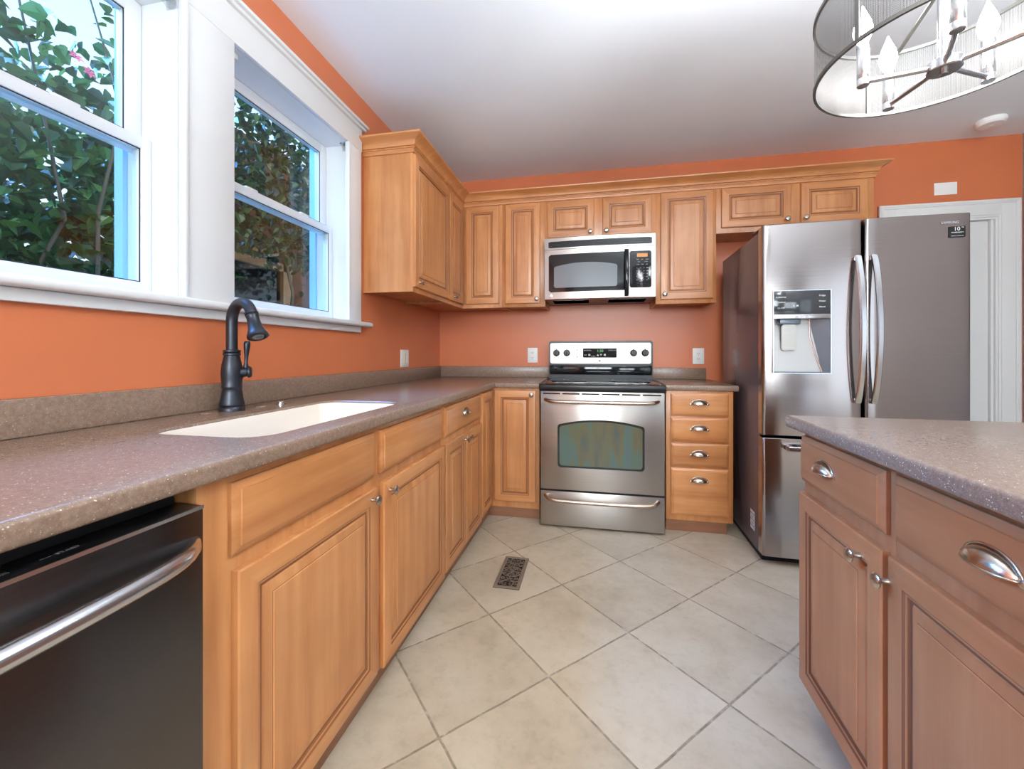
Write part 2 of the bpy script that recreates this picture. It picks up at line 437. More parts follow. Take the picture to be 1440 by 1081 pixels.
# window trim on the left wall
bm = new(); XT = 0.02
box(bm, (0, 0.14, 2.24), (XT, 2.10, 2.365), 0.002); box(bm, (0, 0.12, 2.362), (0.034, 2.122, 2.378), 0.003); box(bm, (0, 0.11, 2.378), (0.046, 2.134, 2.394), 0.004)
struct('trim_1', bm, WHITE)
bm = new()
box(bm, (0, 1.075, 1.284), (XT, 1.265, 2.2395), 0.002); box(bm, (XT - 0.004, 1.0755, 1.284), (XT + 0.006, 1.089, 2.2395), 0.003)
box(bm, (0, 1.969, 1.284), (XT, 2.092, 2.2395), 0.002); box(bm, (XT - 0.004, 1.9695, 1.284), (XT + 0.005, 1.981, 2.2395), 0.003)
box(bm, (0, 0.18, 1.284), (XT, 0.325, 2.2395), 0.002)
struct('trim_2', bm, WHITE)
bm = new()
box(bm, (0.0, 0.10, 1.258), (0.060, 2.155, 1.284), 0.011, 4)
for w in (W1, W2): box(bm, (-0.098, w[0] + 0.001, 1.263), (0.001, w[1] - 0.001, 1.284))
struct('trim_3', bm, WHITE)
bm = new(); box(bm, (0, 0.14, 1.225), (0.021, 2.09, 1.2575), 0.004); struct('trim_4', bm, WHITE)

def window(name, y0, y1):
    root = bpy.data.objects.new(name, None); COL.objects.link(root); root['kind'] = 'structure'
    e = 0.0005
    b = new()    # jamb liner
    box(b, (-0.199, y0 + e, 2.2405), (-0.001, y1 - e, WZ1 - e)); box(b, (-0.199, y0 + e, WZ0 + e), (-0.1, y1 - e, 1.298))
    for a, c in ((y0 + e, y0 + 0.006), (y1 - 0.006, y1 - e)): box(b, (-0.199, a, 1.285), (-0.001, c, 2.24))
    obj('jamb_liner', b, VINYL, root)
    def sash(nm, xf, xb, z0, z1, gy, gz0, gz1):
        b = new(); a0, a1 = y0 + 0.0065, y1 - 0.0065
        box(b, (xb, a0, z0), (xf, gy[0], z1), 0.003); box(b, (xb, gy[1], z0), (xf, a1, z1), 0.003)
        box(b, (xb, gy[0] - 0.004, z0), (xf, gy[1] + 0.004, gz0), 0.003); box(b, (xb, gy[0] - 0.004, gz1), (xf, gy[1] + 0.004, z1), 0.003)
        o = obj(nm, b, VINYL, root)
        b = new()
        w = 0.003; x = xf - 0.006
        box(b, (x, gy[0], gz0), (x + 0.002, gy[0] + w, gz1)); box(b, (x, gy[1] - w, gz0), (x + 0.002, gy[1], gz1))
        box(b, (x, gy[0], gz0), (x + 0.002, gy[1], gz0 + w)); box(b, (x, gy[0], gz1 - w), (x + 0.002, gy[1], gz1))
        obj('gasket', b, RUBBER, o)
        b = new(); xm = (xf + xb) / 2; box(b, (xm - 0.002, gy[0] - 0.003, gz0 - 0.003), (xm + 0.002, gy[1] + 0.003, gz1 + 0.003)); obj('pane', b, GLASS, o)
        return o
    sash('lower_sash', -0.1, -0.138, 1.2985, 1.793, (y0 + 0.038, y1 - 0.038), 1.333, 1.756)
    up = sash('upper_sash', -0.14, -0.176, 1.758, 2.2395, (y0 + 0.056, y1 - 0.056), 1.812, 2.192)
    b = new()
    for yy in (y0 + 0.22, y1 - 0.22): box(b, (-0.125, yy - 0.03, 1.7935), (-0.105, yy + 0.03, 1.803), 0.003)
    obj('sash_lock', b, VINYL, root)
    b = new()   # exterior brickmould
    for a, c in ((y0 - 0.06, y0 + 0.02), (y1 - 0.02, y1 + 0.06)): box(b, (-0.235, a, 1.24), (-0.2, c, 2.30))
    box(b, (-0.235, y0 - 0.06, 2.25), (-0.2, y1 + 0.06, 2.33)); box(b, (-0.26, y0 - 0.08, 1.22), (-0.2, y1 + 0.08, 1.26))
    obj('exterior_casing', b, BLUEX, root)
window('window_1', *W1); window('window_2', *W2)

# rear glazing frames (behind the photographer)
def rear_frame(name, x0, x1, z0, z1, axis):
    b = new(); t = 0.05
    def q(a, c, e, f):
        if axis == 'y': box(b, (a, -3.07, e), (c, -3.03, f))
        else: box(b, (4.12, a, e), (4.16, c, f))
    q(x0, x0 + t, z0, z1); q(x1 - t, x1, z0, z1); q(x0 + t, x1 - t, z0, z0 + t); q(x0 + t, x1 - t, z1 - t, z1); q((x0 + x1) / 2 - t / 2, (x0 + x1) / 2 + t / 2, z0 + t, z1 - t)
    struct(name, b, WHITE)
rear_frame('fill_window', 0.35, 2.25, 1.29, 2.43, 'y'); rear_frame('window_3', 2.75, 3.85, 0.85, 2.05, 'y'); rear_frame('window_4', -2.85, -0.85, 0.40, 2.20, 'x')  # first frame is an added unseen window, placed to suit the fill lamp

# pantry door right of the refrigerator
dr = bpy.data.objects.new('door_1', None); COL.objects.link(dr); dr['kind'] = 'structure'
b = new()
for a, c in ((DX0 + 0.0005, DX0 + 0.02), (DX1 - 0.02, DX1 - 0.0005)): box(b, (a, YB - 0.004, 0), (c, YB + 0.149, DZ - 0.0005))
box(b, (DX0 + 0.02, YB - 0.004, DZ - 0.02), (DX1 - 0.02, YB + 0.149, DZ - 0.0005))
box(b, (DX1 - 0.034, YB + 0.012, 0), (DX1 - 0.02, YB + 0.149, DZ - 0.02)); obj('jamb', b, WHITE, dr)
b = new(); px0, px1, yd = DX0 + 0.023, DX1 - 0.036, YB + 0.03
box(b, (px0, yd, 0.008), (px1, yd + 0.035, DZ - 0.022), 0.002)
for z0, z1 in ((0.22, 0.95), (1.08, 1.88)):
    for x0, x1 in ((px0 + 0.10, (px0 + px1) / 2 - 0.04), ((px0 + px1) / 2 + 0.04, px1 - 0.10)):
        box(b, (x0, yd - 0.006, z0), (x1, yd + 0.001, z1), 0.005)
leaf = obj('door_leaf', b, WHITE, dr)
b = new(); lathe(b, [(0.026, 0), (0.026, 0.006), (0.01, 0.008), (0.01, 0.03), (0.025, 0.04), (0.026, 0.055), (0.012, 0.064), (0, 0.065)], T(px0 + 0.06, yd, 0.95) @ R(PI / 2, 'X')); obj('door_knob', b, NICKEL, leaf)
def casing_profile(b, x0, x1, z1, wdt):
    for k, (i0, i1, d) in enumerate(((0, wdt, 0.012), (0.012, wdt - 0.004, 0.017), (wdt - 0.028, wdt, 0.024), (wdt - 0.018, wdt - 0.006, 0.028))):
        box(b, (x0 - i1, YB - d, 0), (x0 - i0, YB, z1 + i1), 0.003); box(b, (x1 + i0, YB - d, 0), (x1 + min(i1, XR - x1 - 0.001), YB, z1 + i1), 0.003)
        box(b, (x0 - i0 - 0.002, YB - d, z1 + i0), (x1 + i0 + 0.002, YB, z1 + i1), 0.003)
b = new(); casing_profile(b, DX0 + 0.008, DX1 - 0.008, DZ - 0.008, 0.115); struct('trim_5', b, WHITE)

# ------------------------------------------------------------------ cabinets
def knob(M, parent):
    b = new(); lathe(b, [(0.0065, 0), (0.0065, 0.004), (0.0048, 0.008), (0.0052, 0.015), (0.0105, 0.019), (0.0152, 0.022), (0.0158, 0.0245), (0.013, 0.0275), (0.007, 0.029), (0, 0.0293)], M @ R(PI / 2, 'X'), 20)
    return obj('knob', b, NICKEL, parent, 40)
def cup_pull(M, parent, a=0.046, h=0.026, d=0.026):
    b = new(); nu, nv = 20, 8; rows = []
    for j in range(nv + 1):
        ph = PI / 2 * j / nv
        rows.append([b.verts.new(M @ Vector((a * math.cos(PI * i / nu), -d * math.sin(PI * i / nu) * math.sin(ph), h * math.sin(PI * i / nu) * math.cos(ph)))) for i in range(nu + 1)])
    for r0, r1 in zip(rows, rows[1:]):
        for i in range(nu):
            try: b.faces.new((r0[i], r0[i + 1], r1[i + 1], r1[i]))
            except ValueError: pass
    bmesh.ops.remove_doubles(b, verts=b.verts[:], dist=1e-5)
    bmesh.ops.solidify(b, geom=b.faces[:], thickness=0.0016)
    arc = [((a + 0.003) * math.cos(PI * i / 24), -0.0015, (h + 0.003) * math.sin(PI * i / 24)) for i in range(25)]
    tube(b, arc, 0.0024, 8, M)
    rim = [(a * math.cos(PI * i / 24), -d * math.sin(PI * i / 24), -0.0005) for i in range(25)]
    tube(b, rim, 0.0018, 8, M)
    for s in (-1, 1): lathe(b, [(0.007, 0), (0.007, 0.003), (0.004, 0.005), (0, 0.0055)], M @ T(s * (a + 0.003), 0, -0.001) @ R(PI / 2, 'X'), 12)
    return obj('cup_pull', b, NICKEL, parent, 50)

def ringed(b, x0, x1, z0, z1, yf, t, rings, glaze):
    """front panel made of nested rectangles: rings = (inset, lift toward viewer)."""
    loops = []
    def lp(i, y): return [b.verts.new((x, y, z)) for x, z in ((x0 + i, z0 + i), (x1 - i, z0 + i), (x1 - i, z1 - i), (x0 + i, z1 - i))]
    back = lp(0, yf + t); loops.append(back)
    for i, l in rings: loops.append(lp(i, yf - l))
    b.faces.new(back[::-1])
    for k, (a, c) in enumerate(zip(loops, loops[1:])):
        for s in range(4):
            f = b.faces.new((a[s], a[(s + 1) % 4], c[(s + 1) % 4], c[s]))
            if k in glaze: f.material_index = 1
            elif k >= 1 and s in (0, 2) and rings[k][0] <= 0.062 and k > 1: f.material_index = 2
    b.faces.new(loops[-1])
def panel_door(parent, x0, x1, z0, z1, yf, mats, knob_at=None, name='door'):
    w = min(x1 - x0, z1 - z0); s = 0.056 if w > 0.24 else 0.048
    k = s
    rings = [(0, -0.004), (0.0035, -0.0008), (0.007, 0.0), (k - 0.010, 0.0), (k - 0.006, -0.0035), (k - 0.001, -0.0045), (k + 0.001, -0.0085), (k + 0.008, -0.0095), (k + 0.011, -0.0060), (k + 0.030, -0.0022), (k + 0.0318, -0.0022), (k + 0.0332, -0.0002)]
    if w < 0.15: rings = rings[:3] + [(a * 0.55, l) for a, l in rings[3:]]
    b = new(); ringed(b, x0, x1, z0, z1, yf, 0.0185, rings, (4, 6, 7, 10))
    o = obj(name, b, mats, parent, 22)
    if knob_at: knob(T(knob_at[0], yf, knob_at[1]), o)
    return o
def drawer_front(parent, x0, x1, z0, z1, yf, mats, pull=None, name='drawer'):
    rings = [(0, -0.010), (0.002, -0.0085), (0.013, -0.0035), (0.0145, -0.0032), (0.016, -0.0004), (0.018, 0.0)]
    b = new(); ringed(b, x0, x1, z0, z1, yf, 0.0185, rings, ())
    m2 = [mats[2], mats[1], mats[2]]
    o = obj(name, b, m2, parent, 22)
    if pull: cup_pull(T(pull[0], yf, pull[1]), o)
    return o
MM = [WOOD, GLAZE, WOODH]; MI = [WOODI, GLAZEI, WOODIH]
DT = 0.0185
def base_body(parent, w, depth, z0, z1, frame_z0, hollow=False, wm=WOOD, wh=WOODH, y_back=0.0):
    """carcass behind a face frame; front of the frame at local y = -depth."""
    b = new()
    if hollow:
        box(b, (0, -depth + 0.019, z0), (0.018, y_back, z1)); box(b, (w - 0.018, -depth + 0.019, z0), (w, y_back, z1))
        box(b, (0.018, -depth + 0.019, z0), (w - 0.018, y_back, z0 + 0.018)); box(b, (0.018, y_back - 0.01, z0 + 0.018), (w - 0.018, y_back, z1))
    else: box(b, (0, -depth + 0.019, z0), (w, y_back, z1))
    obj('carcass', b, wm, parent)
    b = new(); box(b, (0, -depth, frame_z0), (w, -depth + 0.0188, z1), 0.001); obj('face_frame', b, wm, parent)

# left run: local x = world y, front faces +x
L90 = PI / 2
CT0, CT1 = 0.8765, 0.914
XF, XD = 0.611, 0.63     # face frame front, door front
def toe(parent, x0, x1, y, z1): 
    b = new(); box(b, (x0, y, 0), (x1, y + 0.016, z1), 0.001); return obj('toe_kick', b, TOE, parent)

sk = thing('sink_base_cabinet', 'long maple base cabinet under the white sink with two false drawer fronts over two doors', 'cabinet', (0.004, 0.604, 0), L90, 'maple base cabinets along the window wall')
o0 = 0.604
base_body(sk, 1.786 - o0, XF - 0.004, 0.078, CT0 - 0.001, 0.07, hollow=True)
yf = -(XD - 0.004)
drawer_front(sk, 0.667 - o0, 1.184 - o0, 0.716, 0.857, yf + DT * 0, MM, name='false_drawer_front')
drawer_front(sk, 1.225 - o0, 1.768 - o0, 0.716, 0.857, yf, MM, name='false_drawer_front')
panel_door(sk, 0.675 - o0, 1.196 - o0, 0.088, 0.684, yf, MM, (1.158 - o0, 0.655))
panel_door(sk, 1.235 - o0, 1.794 - o0, 0.075, 0.684, yf, MM, (1.272 - o0, 0.650))
toe(sk, 0, 1.786 - o0, -(0.588 - 0.004), 0.077)

o1 = 1.7865
db = thing('drawer_base_cabinet', 'maple base cabinet with a cup-pull drawer above two narrow doors, beside the inside corner', 'cabinet', (0.004, o1, 0), L90, 'maple base cabinets along the window wall')
base_body(db, 2.432 - o1, XF - 0.004, 0.078, CT0 - 0.001, 0.07)
drawer_front(db, 1.806 - o1, 2.405 - o1, 0.714, 0.857, yf, MM, (2.10 - o1, 0.792))
panel_door(db, 1.809 - o1, 2.112 - o1, 0.085, 0.684, yf, MM, (2.085 - o1, 0.652))
panel_door(db, 2.116 - o1, 2.418 - o1, 0.085, 0.684, yf, MM, (2.145 - o1, 0.652))
toe(db, 0, 2.432 - o1, -(0.588 - 0.004), 0.077)

# corner base (world axes, origin at the room corner)
cb = thing('corner_base_cabinet', 'maple corner base cabinet with a folding two-leaf door, left of the range', 'cabinet', (0, 0, 0))
YF = 2.72
b = new(); box(b, (0.004, 2.4325, 0.078), (0.592, YB - 0.004, CT0 - 0.001)); box(b, (0.592, YF + 0.019, 0.078), (0.943, YB - 0.004, CT0 - 0.001)); obj('carcass', b, WOOD, cb)
b = new(); box(b, (0.5925, 2.4325, 0.07), (XF, YF, CT0 - 0.001)); box(b, (0.5925, YF, 0.07), (0.943, YF + 0.0188, CT0 - 0.001)); obj('face_frame', b, WOOD, cb)
def at_door(parent, M, *a, **k):
    d = panel_door(parent, *a, **k); d.matrix_local = M; return d
at_door(cb, R(L90), 2.445, 2.694, 0.098, 0.86, -XD, MM, None)
at_door(cb, I4, 0.636, 0.921, 0.115, 0.862, YF - DT - 0.0005, MM, (0.893, 0.835))
b = new(); box(b, (0.572, 2.4325, 0), (0.588, 2.7475, 0.077)); box(b, (0.588, 2.7315, 0), (0.943, 2.7475, 0.077)); obj('toe_kick', b, TOE, cb)

ds = thing('drawer_stack_cabinet', 'narrow maple base cabinet of four cup-pull drawers between the range and the refrigerator', 'cabinet', (1.744, YB - 0.004, 0))
ox, oy = 1.744, YB - 0.004
base_body(ds, 2.132 - ox, oy - 2.718, 0.078, CT0 - 0.001, 0.07)
for z0, z1, pz in ((0.722, 0.862, 0.796), (0.563, 0.711, 0.640), (0.410, 0.551, 0.483), (0.107, 0.397, 0.321)):
    drawer_front(ds, 1.770 - ox, 2.105 - ox, z0, z1, 2.699 - oy, MM, (1.935 - ox, pz))
b = new(); box(b, (0, 2.726 - oy, 0), (2.10 - ox, 2.742 - oy, 0.077)); obj('toe_kick', b, TOE, ds)

# ------------------------------------------------------------------ island (turned very slightly)
IPHI = math.radians(-2.23); IO = (1.895, 1.441)
# local axes after the turn by -90 deg: x -> room -y, -y -> room -x ; counter edge is local y = 0
IXF = 0.0445           # frame front sits this far behind the counter edge
def island_cab(label, a0, a1, drawer, door, pull, kn):
    r = thing('island_cabinet', label, 'cabinet', (IO[0], IO[1], 0), IPHI - PI / 2, 'island base cabinets')
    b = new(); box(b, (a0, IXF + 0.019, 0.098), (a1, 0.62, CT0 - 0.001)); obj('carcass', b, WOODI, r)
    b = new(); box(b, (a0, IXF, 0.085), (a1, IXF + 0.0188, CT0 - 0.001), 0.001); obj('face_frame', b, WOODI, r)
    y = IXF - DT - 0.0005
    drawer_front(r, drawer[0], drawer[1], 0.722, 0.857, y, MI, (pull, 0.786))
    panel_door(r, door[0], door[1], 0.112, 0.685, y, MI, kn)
    b = new(); box(b, (a0, IXF + 0.06, 0), (a1, IXF + 0.076, 0.097)); obj('toe_kick', b, TOE, r)
    return r
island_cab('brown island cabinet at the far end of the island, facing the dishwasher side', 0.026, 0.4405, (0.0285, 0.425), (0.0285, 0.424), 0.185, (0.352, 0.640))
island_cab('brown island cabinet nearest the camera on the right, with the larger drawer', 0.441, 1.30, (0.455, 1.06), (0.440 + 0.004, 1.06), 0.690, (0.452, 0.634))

# ------------------------------------------------------------------ counters
def offset_poly(p, d):
    """inset a counter-clockwise polygon by d."""
    n = len(p); out = []
    for i in range(n):
        a, b_, c = Vector(p[i - 1]), Vector(p[i]), Vector(p[(i + 1) % n])
        e1 = (b_ - a).normalized(); e2 = (c - b_).normalized()
        n1 = Vector((-e1.y, e1.x)); n2 = Vector((-e2.y, e2.x)); m = (n1 + n2)
        m = m / max(0.2, m.dot(n1)); out.append(tuple(b_ + m * d))
    return out
def slab(bm, outer, z0, z1, r=0.012, hole=None, lip=0.009, lipmi=0):
    prof = [(r, z1)] + [(r - r * math.sin(a), z1 - r + r * math.cos(a)) for a in (PI / 8, PI / 4, 3 * PI / 8, PI / 2)] + [(r - r * math.sin(a), z0 + r - r * math.cos(a)) for a in (PI / 2, 3 * PI / 8, PI / 4, PI / 8)] + [(r, z0)]
    loops = []
    for d, z in prof:
        loops.append([bm.verts.new((x, y, z)) for x, y in offset_poly(outer, d)])
    n = len(outer)
    for a, b_ in zip(loops, loops[1:]):
        for i in range(n): bm.faces.new((a[i], a[(i + 1) % n], b_[(i + 1) % n], b_[i]))
    ht = hb = None
    if hole:
        ht = [bm.verts.new((x, y, z1)) for x, y in offset_poly(hole, -0.003)]; hm = [bm.verts.new((x, y, z1 - 0.003)) for x, y in hole]; hb = [bm.verts.new((x, y, z0)) for x, y in hole]
        m = len(hole)
        for a, b_ in ((ht, hm), (hm, hb)):
            for i in range(m): bm.faces.new((a[i], a[(i + 1) % m], b_[(i + 1) % m], b_[i]))
    for lp, hl in ((loops[0], ht), (loops[-1], hb)):
        es = []
        for ring in ([lp] + ([hl] if hl else [])):
            for i in range(len(ring)):
                e = bm.edges.get((ring[i], ring[(i + 1) % len(ring)])) or bm.edges.new((ring[i], ring[(i + 1) % len(ring)])); es.append(e)
        bmesh.ops.triangle_fill(bm, use_beauty=True, edges=es)
SX0, SX1, SY0, SY1 = 0.222, 0.556, 0.800, 1.515
def rr2(x0, x1, y0, y1, r, seg=8): return rrect(x0, x1, y0, y1, r, seg)
hole = rr2(SX0, SX1, SY0, SY1, 0.07)
lc = thing('corner_countertop', 'long L-shaped brown speckled countertop under the windows holding the white sink', 'countertop', (0, 0, 0))
b = new(); slab(b, [(0.002, -0.55), (0.645, -0.55), (0.645, 2.695), (0.944, 2.695), (0.944, YB - 0.002), (0.002, YB - 0.002)], CT0, CT1, 0.011, hole)
obj('slab', b, COUNTER, lc, 30)
b = new(); box(b, (0.002, -0.55, CT1 + 0.0003), (0.021, YB - 0.022, 1.004), 0.004); obj('backsplash', b, COUNTER, lc)
b = new(); box(b, (0.002, YB - 0.0215, CT1 + 0.0003), (0.944, YB - 0.002, 1.004), 0.004); obj('backsplash', b, COUNTER, lc)
rc = thing('short_countertop', 'short brown speckled countertop over the four-drawer cabinet beside the refrigerator', 'countertop', (0, 0, 0))
b = new(); slab(b, [(1.7405, 2.70), (2.158, 2.70), (2.158, YB - 0.002), (1.7405, YB - 0.002)], CT0, CT1, 0.009); obj('slab', b, COUNTER, rc, 30)
b = new(); box(b, (1.7405, YB - 0.0215, CT1 + 0.0003), (2.128, YB - 0.002, 1.000), 0.004); obj('backsplash', b, COUNTER, rc)
ic = thing('island_countertop', 'brown speckled island countertop at the right in front of the refrigerator', 'countertop', (IO[0], IO[1], 0), IPHI)
b = new(); slab(b, [(0, -1.36), (0.95, -1.36), (0.95, 0), (0, 0)], CT0, CT1, 0.010); obj('slab', b, COUNTER, ic, 30)

# sink
sk2 = thing('undermount_sink', 'cream white undermount sink set flush into the long countertop', 'sink', (0, 0, 0))
b = new(); loops = []
for d, z, rr in ((0.0012, 0.9065, 0.07), (0.006, 0.898, 0.068), (0.012, 0.80, 0.065), (0.022, 0.745, 0.06), (0.06, 0.727, 0.05), (0.11, 0.722, 0.03)):
    loops.append([b.verts.new((x, y, z)) for x, y in rr2(SX0 + d, SX1 - d, SY0 + d, SY1 - d, rr)])
for a, c in zip(loops, loops[1:]):
    n = len(a)
    for i in range(n): b.faces.new((a[i], a[(i + 1) % n], c[(i + 1) % n], c[i]))
b.faces.new(loops[-1])
obj('basin', b, SINKM, sk2, 50, normals=False)
b = new(); lathe(b, [(0.045, 0), (0.045, 0.003), (0.036, 0.004), (0.03, 0.001), (0, 0.001)], T((SX0 + SX1) / 2, (SY0 + SY1) / 2, 0.7225)); obj('drain', b, CHROME, sk2)

# faucet
fx, fy = 0.097, 1.178
fc = thing('kitchen_faucet', 'dark bronze gooseneck pull-down faucet behind the white sink', 'faucet', (fx, fy, CT1 + 0.0004))
b = new(); lathe(b, [(r * 1.12, z) for r, z in [(0.034, 0), (0.034, 0.010), (0.031, 0.014), (0.033, 0.018), (0.0335, 0.022), (0.030, 0.036), (0.0265, 0.062), (0.0255, 0.075), (0.0272, 0.078), (0.0272, 0.083), (0.0262, 0.086), (0.028, 0.110), (0.0285, 0.130), (0.0265, 0.155), (0.0215, 0.180), (0.0205, 0.186), (0.0235, 0.188), (0.0235, 0.193), (0.021, 0.196), (0.0235, 0.199), (0.0235, 0.204), (0.018, 0.206), (0, 0.206)]], None, 32)
obj('body', b, BRONZE, fc, 40)
# spout arcs out over the basin (+x) and a little along the wall
dirv = Vector((math.cos(math.radians(-17)), math.sin(math.radians(-17)), 0))
pts = [Vector((0, 0, 0.2)), Vector((0, 0, 0.24)), Vector((0, 0, 0.28)), Vector((0, 0, 0.302))]
rad = 0.060
for k in range(1, 15):
    a = k * math.radians(160) / 14
    pts.append(Vector((0, 0, 0.302)) + dirv * (rad - rad * math.cos(a)) + Vector((0, 0, rad * math.sin(a))))
b = new(); tube(b, pts, 0.0174, 20); obj('spout', b, BRONZE, fc, 50)
d = (pts[-1] - pts[-2]).normalized(); e = pts[-1]
Mh = Matrix.Translation(e) @ d.to_track_quat('Z', 'Y').to_matrix().to_4x4()
b = new(); lathe(b, [(0.0175, -0.004), (0.0200, -0.003), (0.0200, 0.003), (0.0175, 0.004), (0.0175, 0.006), (0.019, 0.009), (0.019, 0.012), (0.0178, 0.014), (0.019, 0.035), (0.0225, 0.055), (0.0295, 0.074), (0.0315, 0.079), (0.0315, 0.084), (0.028, 0.086), (0.020, 0.0855), (0.018, 0.0835), (0.008, 0.0835), (0, 0.0835)], Mh, 28)
sh = obj('spray_head', b, BRONZE, fc, 40)
b = new(); lathe(b, [(0.017, 0.0838), (0.0165, 0.0868), (0.011, 0.0868), (0.0105, 0.0845), (0, 0.0845)], Mh, 20); obj('nozzle', b, INKD, sh)
# side handle
hd = Vector((0.80, 0.60, 0)).normalized()
b = new(); tube(b, [hd * 0.018 + Vector((0, 0, 0.128)), hd * 0.046 + Vector((0, 0, 0.130))], [0.019, 0.016], 18)
lathe(b, [(0.0165, 0), (0.020, 0.003), (0.020, 0.009), (0.015, 0.014), (0, 0.015)], Matrix.Translation(hd * 0.044 + Vector((0, 0, 0.130))) @ hd.to_track_quat('Z', 'Y').to_matrix().to_4x4(), 20)
hl = obj('handle_hub', b, BRONZE, fc, 40)
b = new(); p0 = hd * 0.040 + Vector((0, 0, 0.142)); p1 = hd * 0.044 + Vector((0, 0, 0.236))
q = [p0 + (p1 - p0) * t for t in (0, 0.1, 0.2, 0.45, 0.75, 0.9, 0.97, 1.0)]
tube(b, q, [0.0075, 0.0078, 0.005, 0.006, 0.0098, 0.0105, 0.009, 0.004], 16); obj('lever', b, BRONZE, hl, 50)

# hole covers beside the faucet
b = new(); lathe(b, [(0.017, 0), (0.0172, 0.002), (0.015, 0.0032), (0, 0.0034)], None, 24)
c1 = tag(obj('hole_cover', b, COUNTER), 'flat brown hole cover on the countertop, on the near side of the faucet', 'hole cover', 'faucet hole covers'); c1.location = (0.088, 1.092, CT1 + 0.0004)
c2 = c1.copy(); COL.objects.link(c2); c2.location = (0.117, 1.277, CT1 + 0.0004); c2['label'] = 'flat brown hole cover on the countertop, just past the faucet toward the corner'
b = new(); lathe(b, [(0.020, 0), (0.020, 0.003), (0.012, 0.004), (0.012, 0.009), (0.009, 0.011), (0, 0.0115)], None, 24)
c3 = tag(obj('soap_cap', b, CHROME), 'small shiny chrome cap on the countertop beyond the faucet', 'cap'); c3.location = (0.127, 1.365, CT1 + 0.0004)

# ------------------------------------------------------------------ dishwasher
dw = thing('dishwasher', 'dark stainless dishwasher with a long bar handle at the lower left', 'dishwasher', (0.004, -0.003, 0), L90)
b = new(); box(b, (0.002, -0.566, 0.09), (0.600, -0.01, 0.862)); obj('tub', b, GAP, dw)
b = new(); box(b, (0.004, -0.63, 0.105), (0.600, -0.569, 0.8385), 0.002); dd = obj('door', b, STEELD, dw)
b = new(); box(b, (0.004, -0.629, 0.8387), (0.600, -0.570, 0.8415), 0.0006); obj('control_strip', b, BLACKP, dd)
b = new(); box(b, (0.004, -0.6312, 0.8365), (0.600, -0.6296, 0.8425)); obj('top_edge', b, STEELB, dd)
b = new(); n = 30; pts = []; 
for k in range(n + 1):
    t = k / n; x = 0.028 + t * (0.583 - 0.028)
    e = min(t, 1 - t) * (0.555); rise = 0.048 * (1 - math.exp(-e / 0.035)) + 0.012 * math.sin(PI * t)
    pts.append((x, -0.630 - rise + 0.004, 0.782))
tube(b, pts, [0.0125 + 0.0015 * min(1, min(k, n - k) / 3) for k in range(n + 1)], 18); obj('handle', b, STEELB, dd, 50)
for i, (x, s) in enumerate(((0.10, '• • •'), (0.21, 'NORMAL  HEAVY'), (0.30, 'HI-TEMP  DELAY'), (0.42, '----  START'), (0.365, '||||'))):
    lettering('lettering', s, 0.009, T(x, -0.603, 0.8417) @ R(0), INKD, dd)
b = new(); box(b, (0.004, -0.56, 0.0), (0.600, -0.545, 0.088)); obj('kick_plate', b, BLACKP, dw)

# ------------------------------------------------------------------ wall cabinets
UZ0, UZ1, UD = 1.456, 2.252, 0.305
def wall_cab(name, label, loc, rz, w, z0, doors, end_left=False):
    r = thing(name, label, 'wall cabinet', loc, rz, 'maple wall cabinets')
    b = new()
    box(b, (0, -UD + 0.019, z0), (0.016, 0, UZ1)); box(b, (w - 0.016, -UD + 0.019, z0), (w, 0, UZ1))
    box(b, (0.016, -UD + 0.019, z0 + 0.014), (w - 0.016, 0, UZ1)); obj('carcass', b, WOOD, r)
    b = new(); box(b, (0, -UD, z0), (w, -UD + 0.0188, UZ1), 0.001); obj('face_frame', b, WOOD, r)
    for x0, x1, d0, d1, kn in doors: panel_door(r, x0, x1, d0, d1, -UD - DT - 0.0005, MM, kn)
    return r
DZ0, DZ1 = 1.486, 2.224
y0 = 2.141
wall_cab('wall_cabinet', 'maple wall cabinet on the window wall with an exposed pale end panel', (0.002, y0, 0), L90, 2.692 - y0, UZ0, [(2.150 - y0 - 0.012, 2.682 - y0, DZ0 - 0.004, DZ1, (2.187 - y0, 1.512))])
cu = thing('corner_wall_cabinet', 'maple corner wall cabinet with two narrow folding leaves meeting at the inside corner', 'wall cabinet', (0, 0, 0), 0, 'maple wall cabinets')
YU = YB - 0.002 - UD
b = new(); box(b, (0.002, 2.6925, UZ0 + 0.014), (0.288, YB - 0.002, UZ1)); box(b, (0.288, YU + 0.019, UZ0 + 0.014), (0.6195, YB - 0.002, UZ1)); obj('carcass', b, WOOD, cu)
b = new(); box(b, (0.2885, 2.6925, UZ0), (0.307, YU, UZ1)); box(b, (0.2885, YU, UZ0), (0.6195, YU + 0.0188, UZ1)); obj('face_frame', b, WOOD, cu)
at_door(cu, R(L90), 2.705, 2.994, DZ0 - 0.004, DZ1, -0.3265, MM, (2.778, 1.514))
at_door(cu, I4, 0.337, 0.596, DZ0, DZ1 + 0.002, YU - DT - 0.0005, MM, None)
x0 = 0.62
wall_cab('wall_cabinet', 'maple wall cabinet with one tall narrow door directly left of the microwave', (x0, YB - 0.002, 0), 0, 0.9455 - x0, UZ0, [(0.647 - x0, 0.908 - x0, DZ0 - 0.004, DZ1 + 0.002, (0.885 - x0, 1.512))])
x0 = 0.946
wall_cab('wall_cabinet', 'short maple wall cabinet with two small doors right above the microwave', (x0, YB - 0.002, 0), 0, 1.7245 - x0, 1.932, [(0.963 - x0, 1.300 - x0, 1.956, 2.222, (1.273 - x0, 1.985)), (1.361 - x0, 1.699 - x0, 1.956, 2.222, (1.386 - x0, 1.985))])
x0 = 1.725
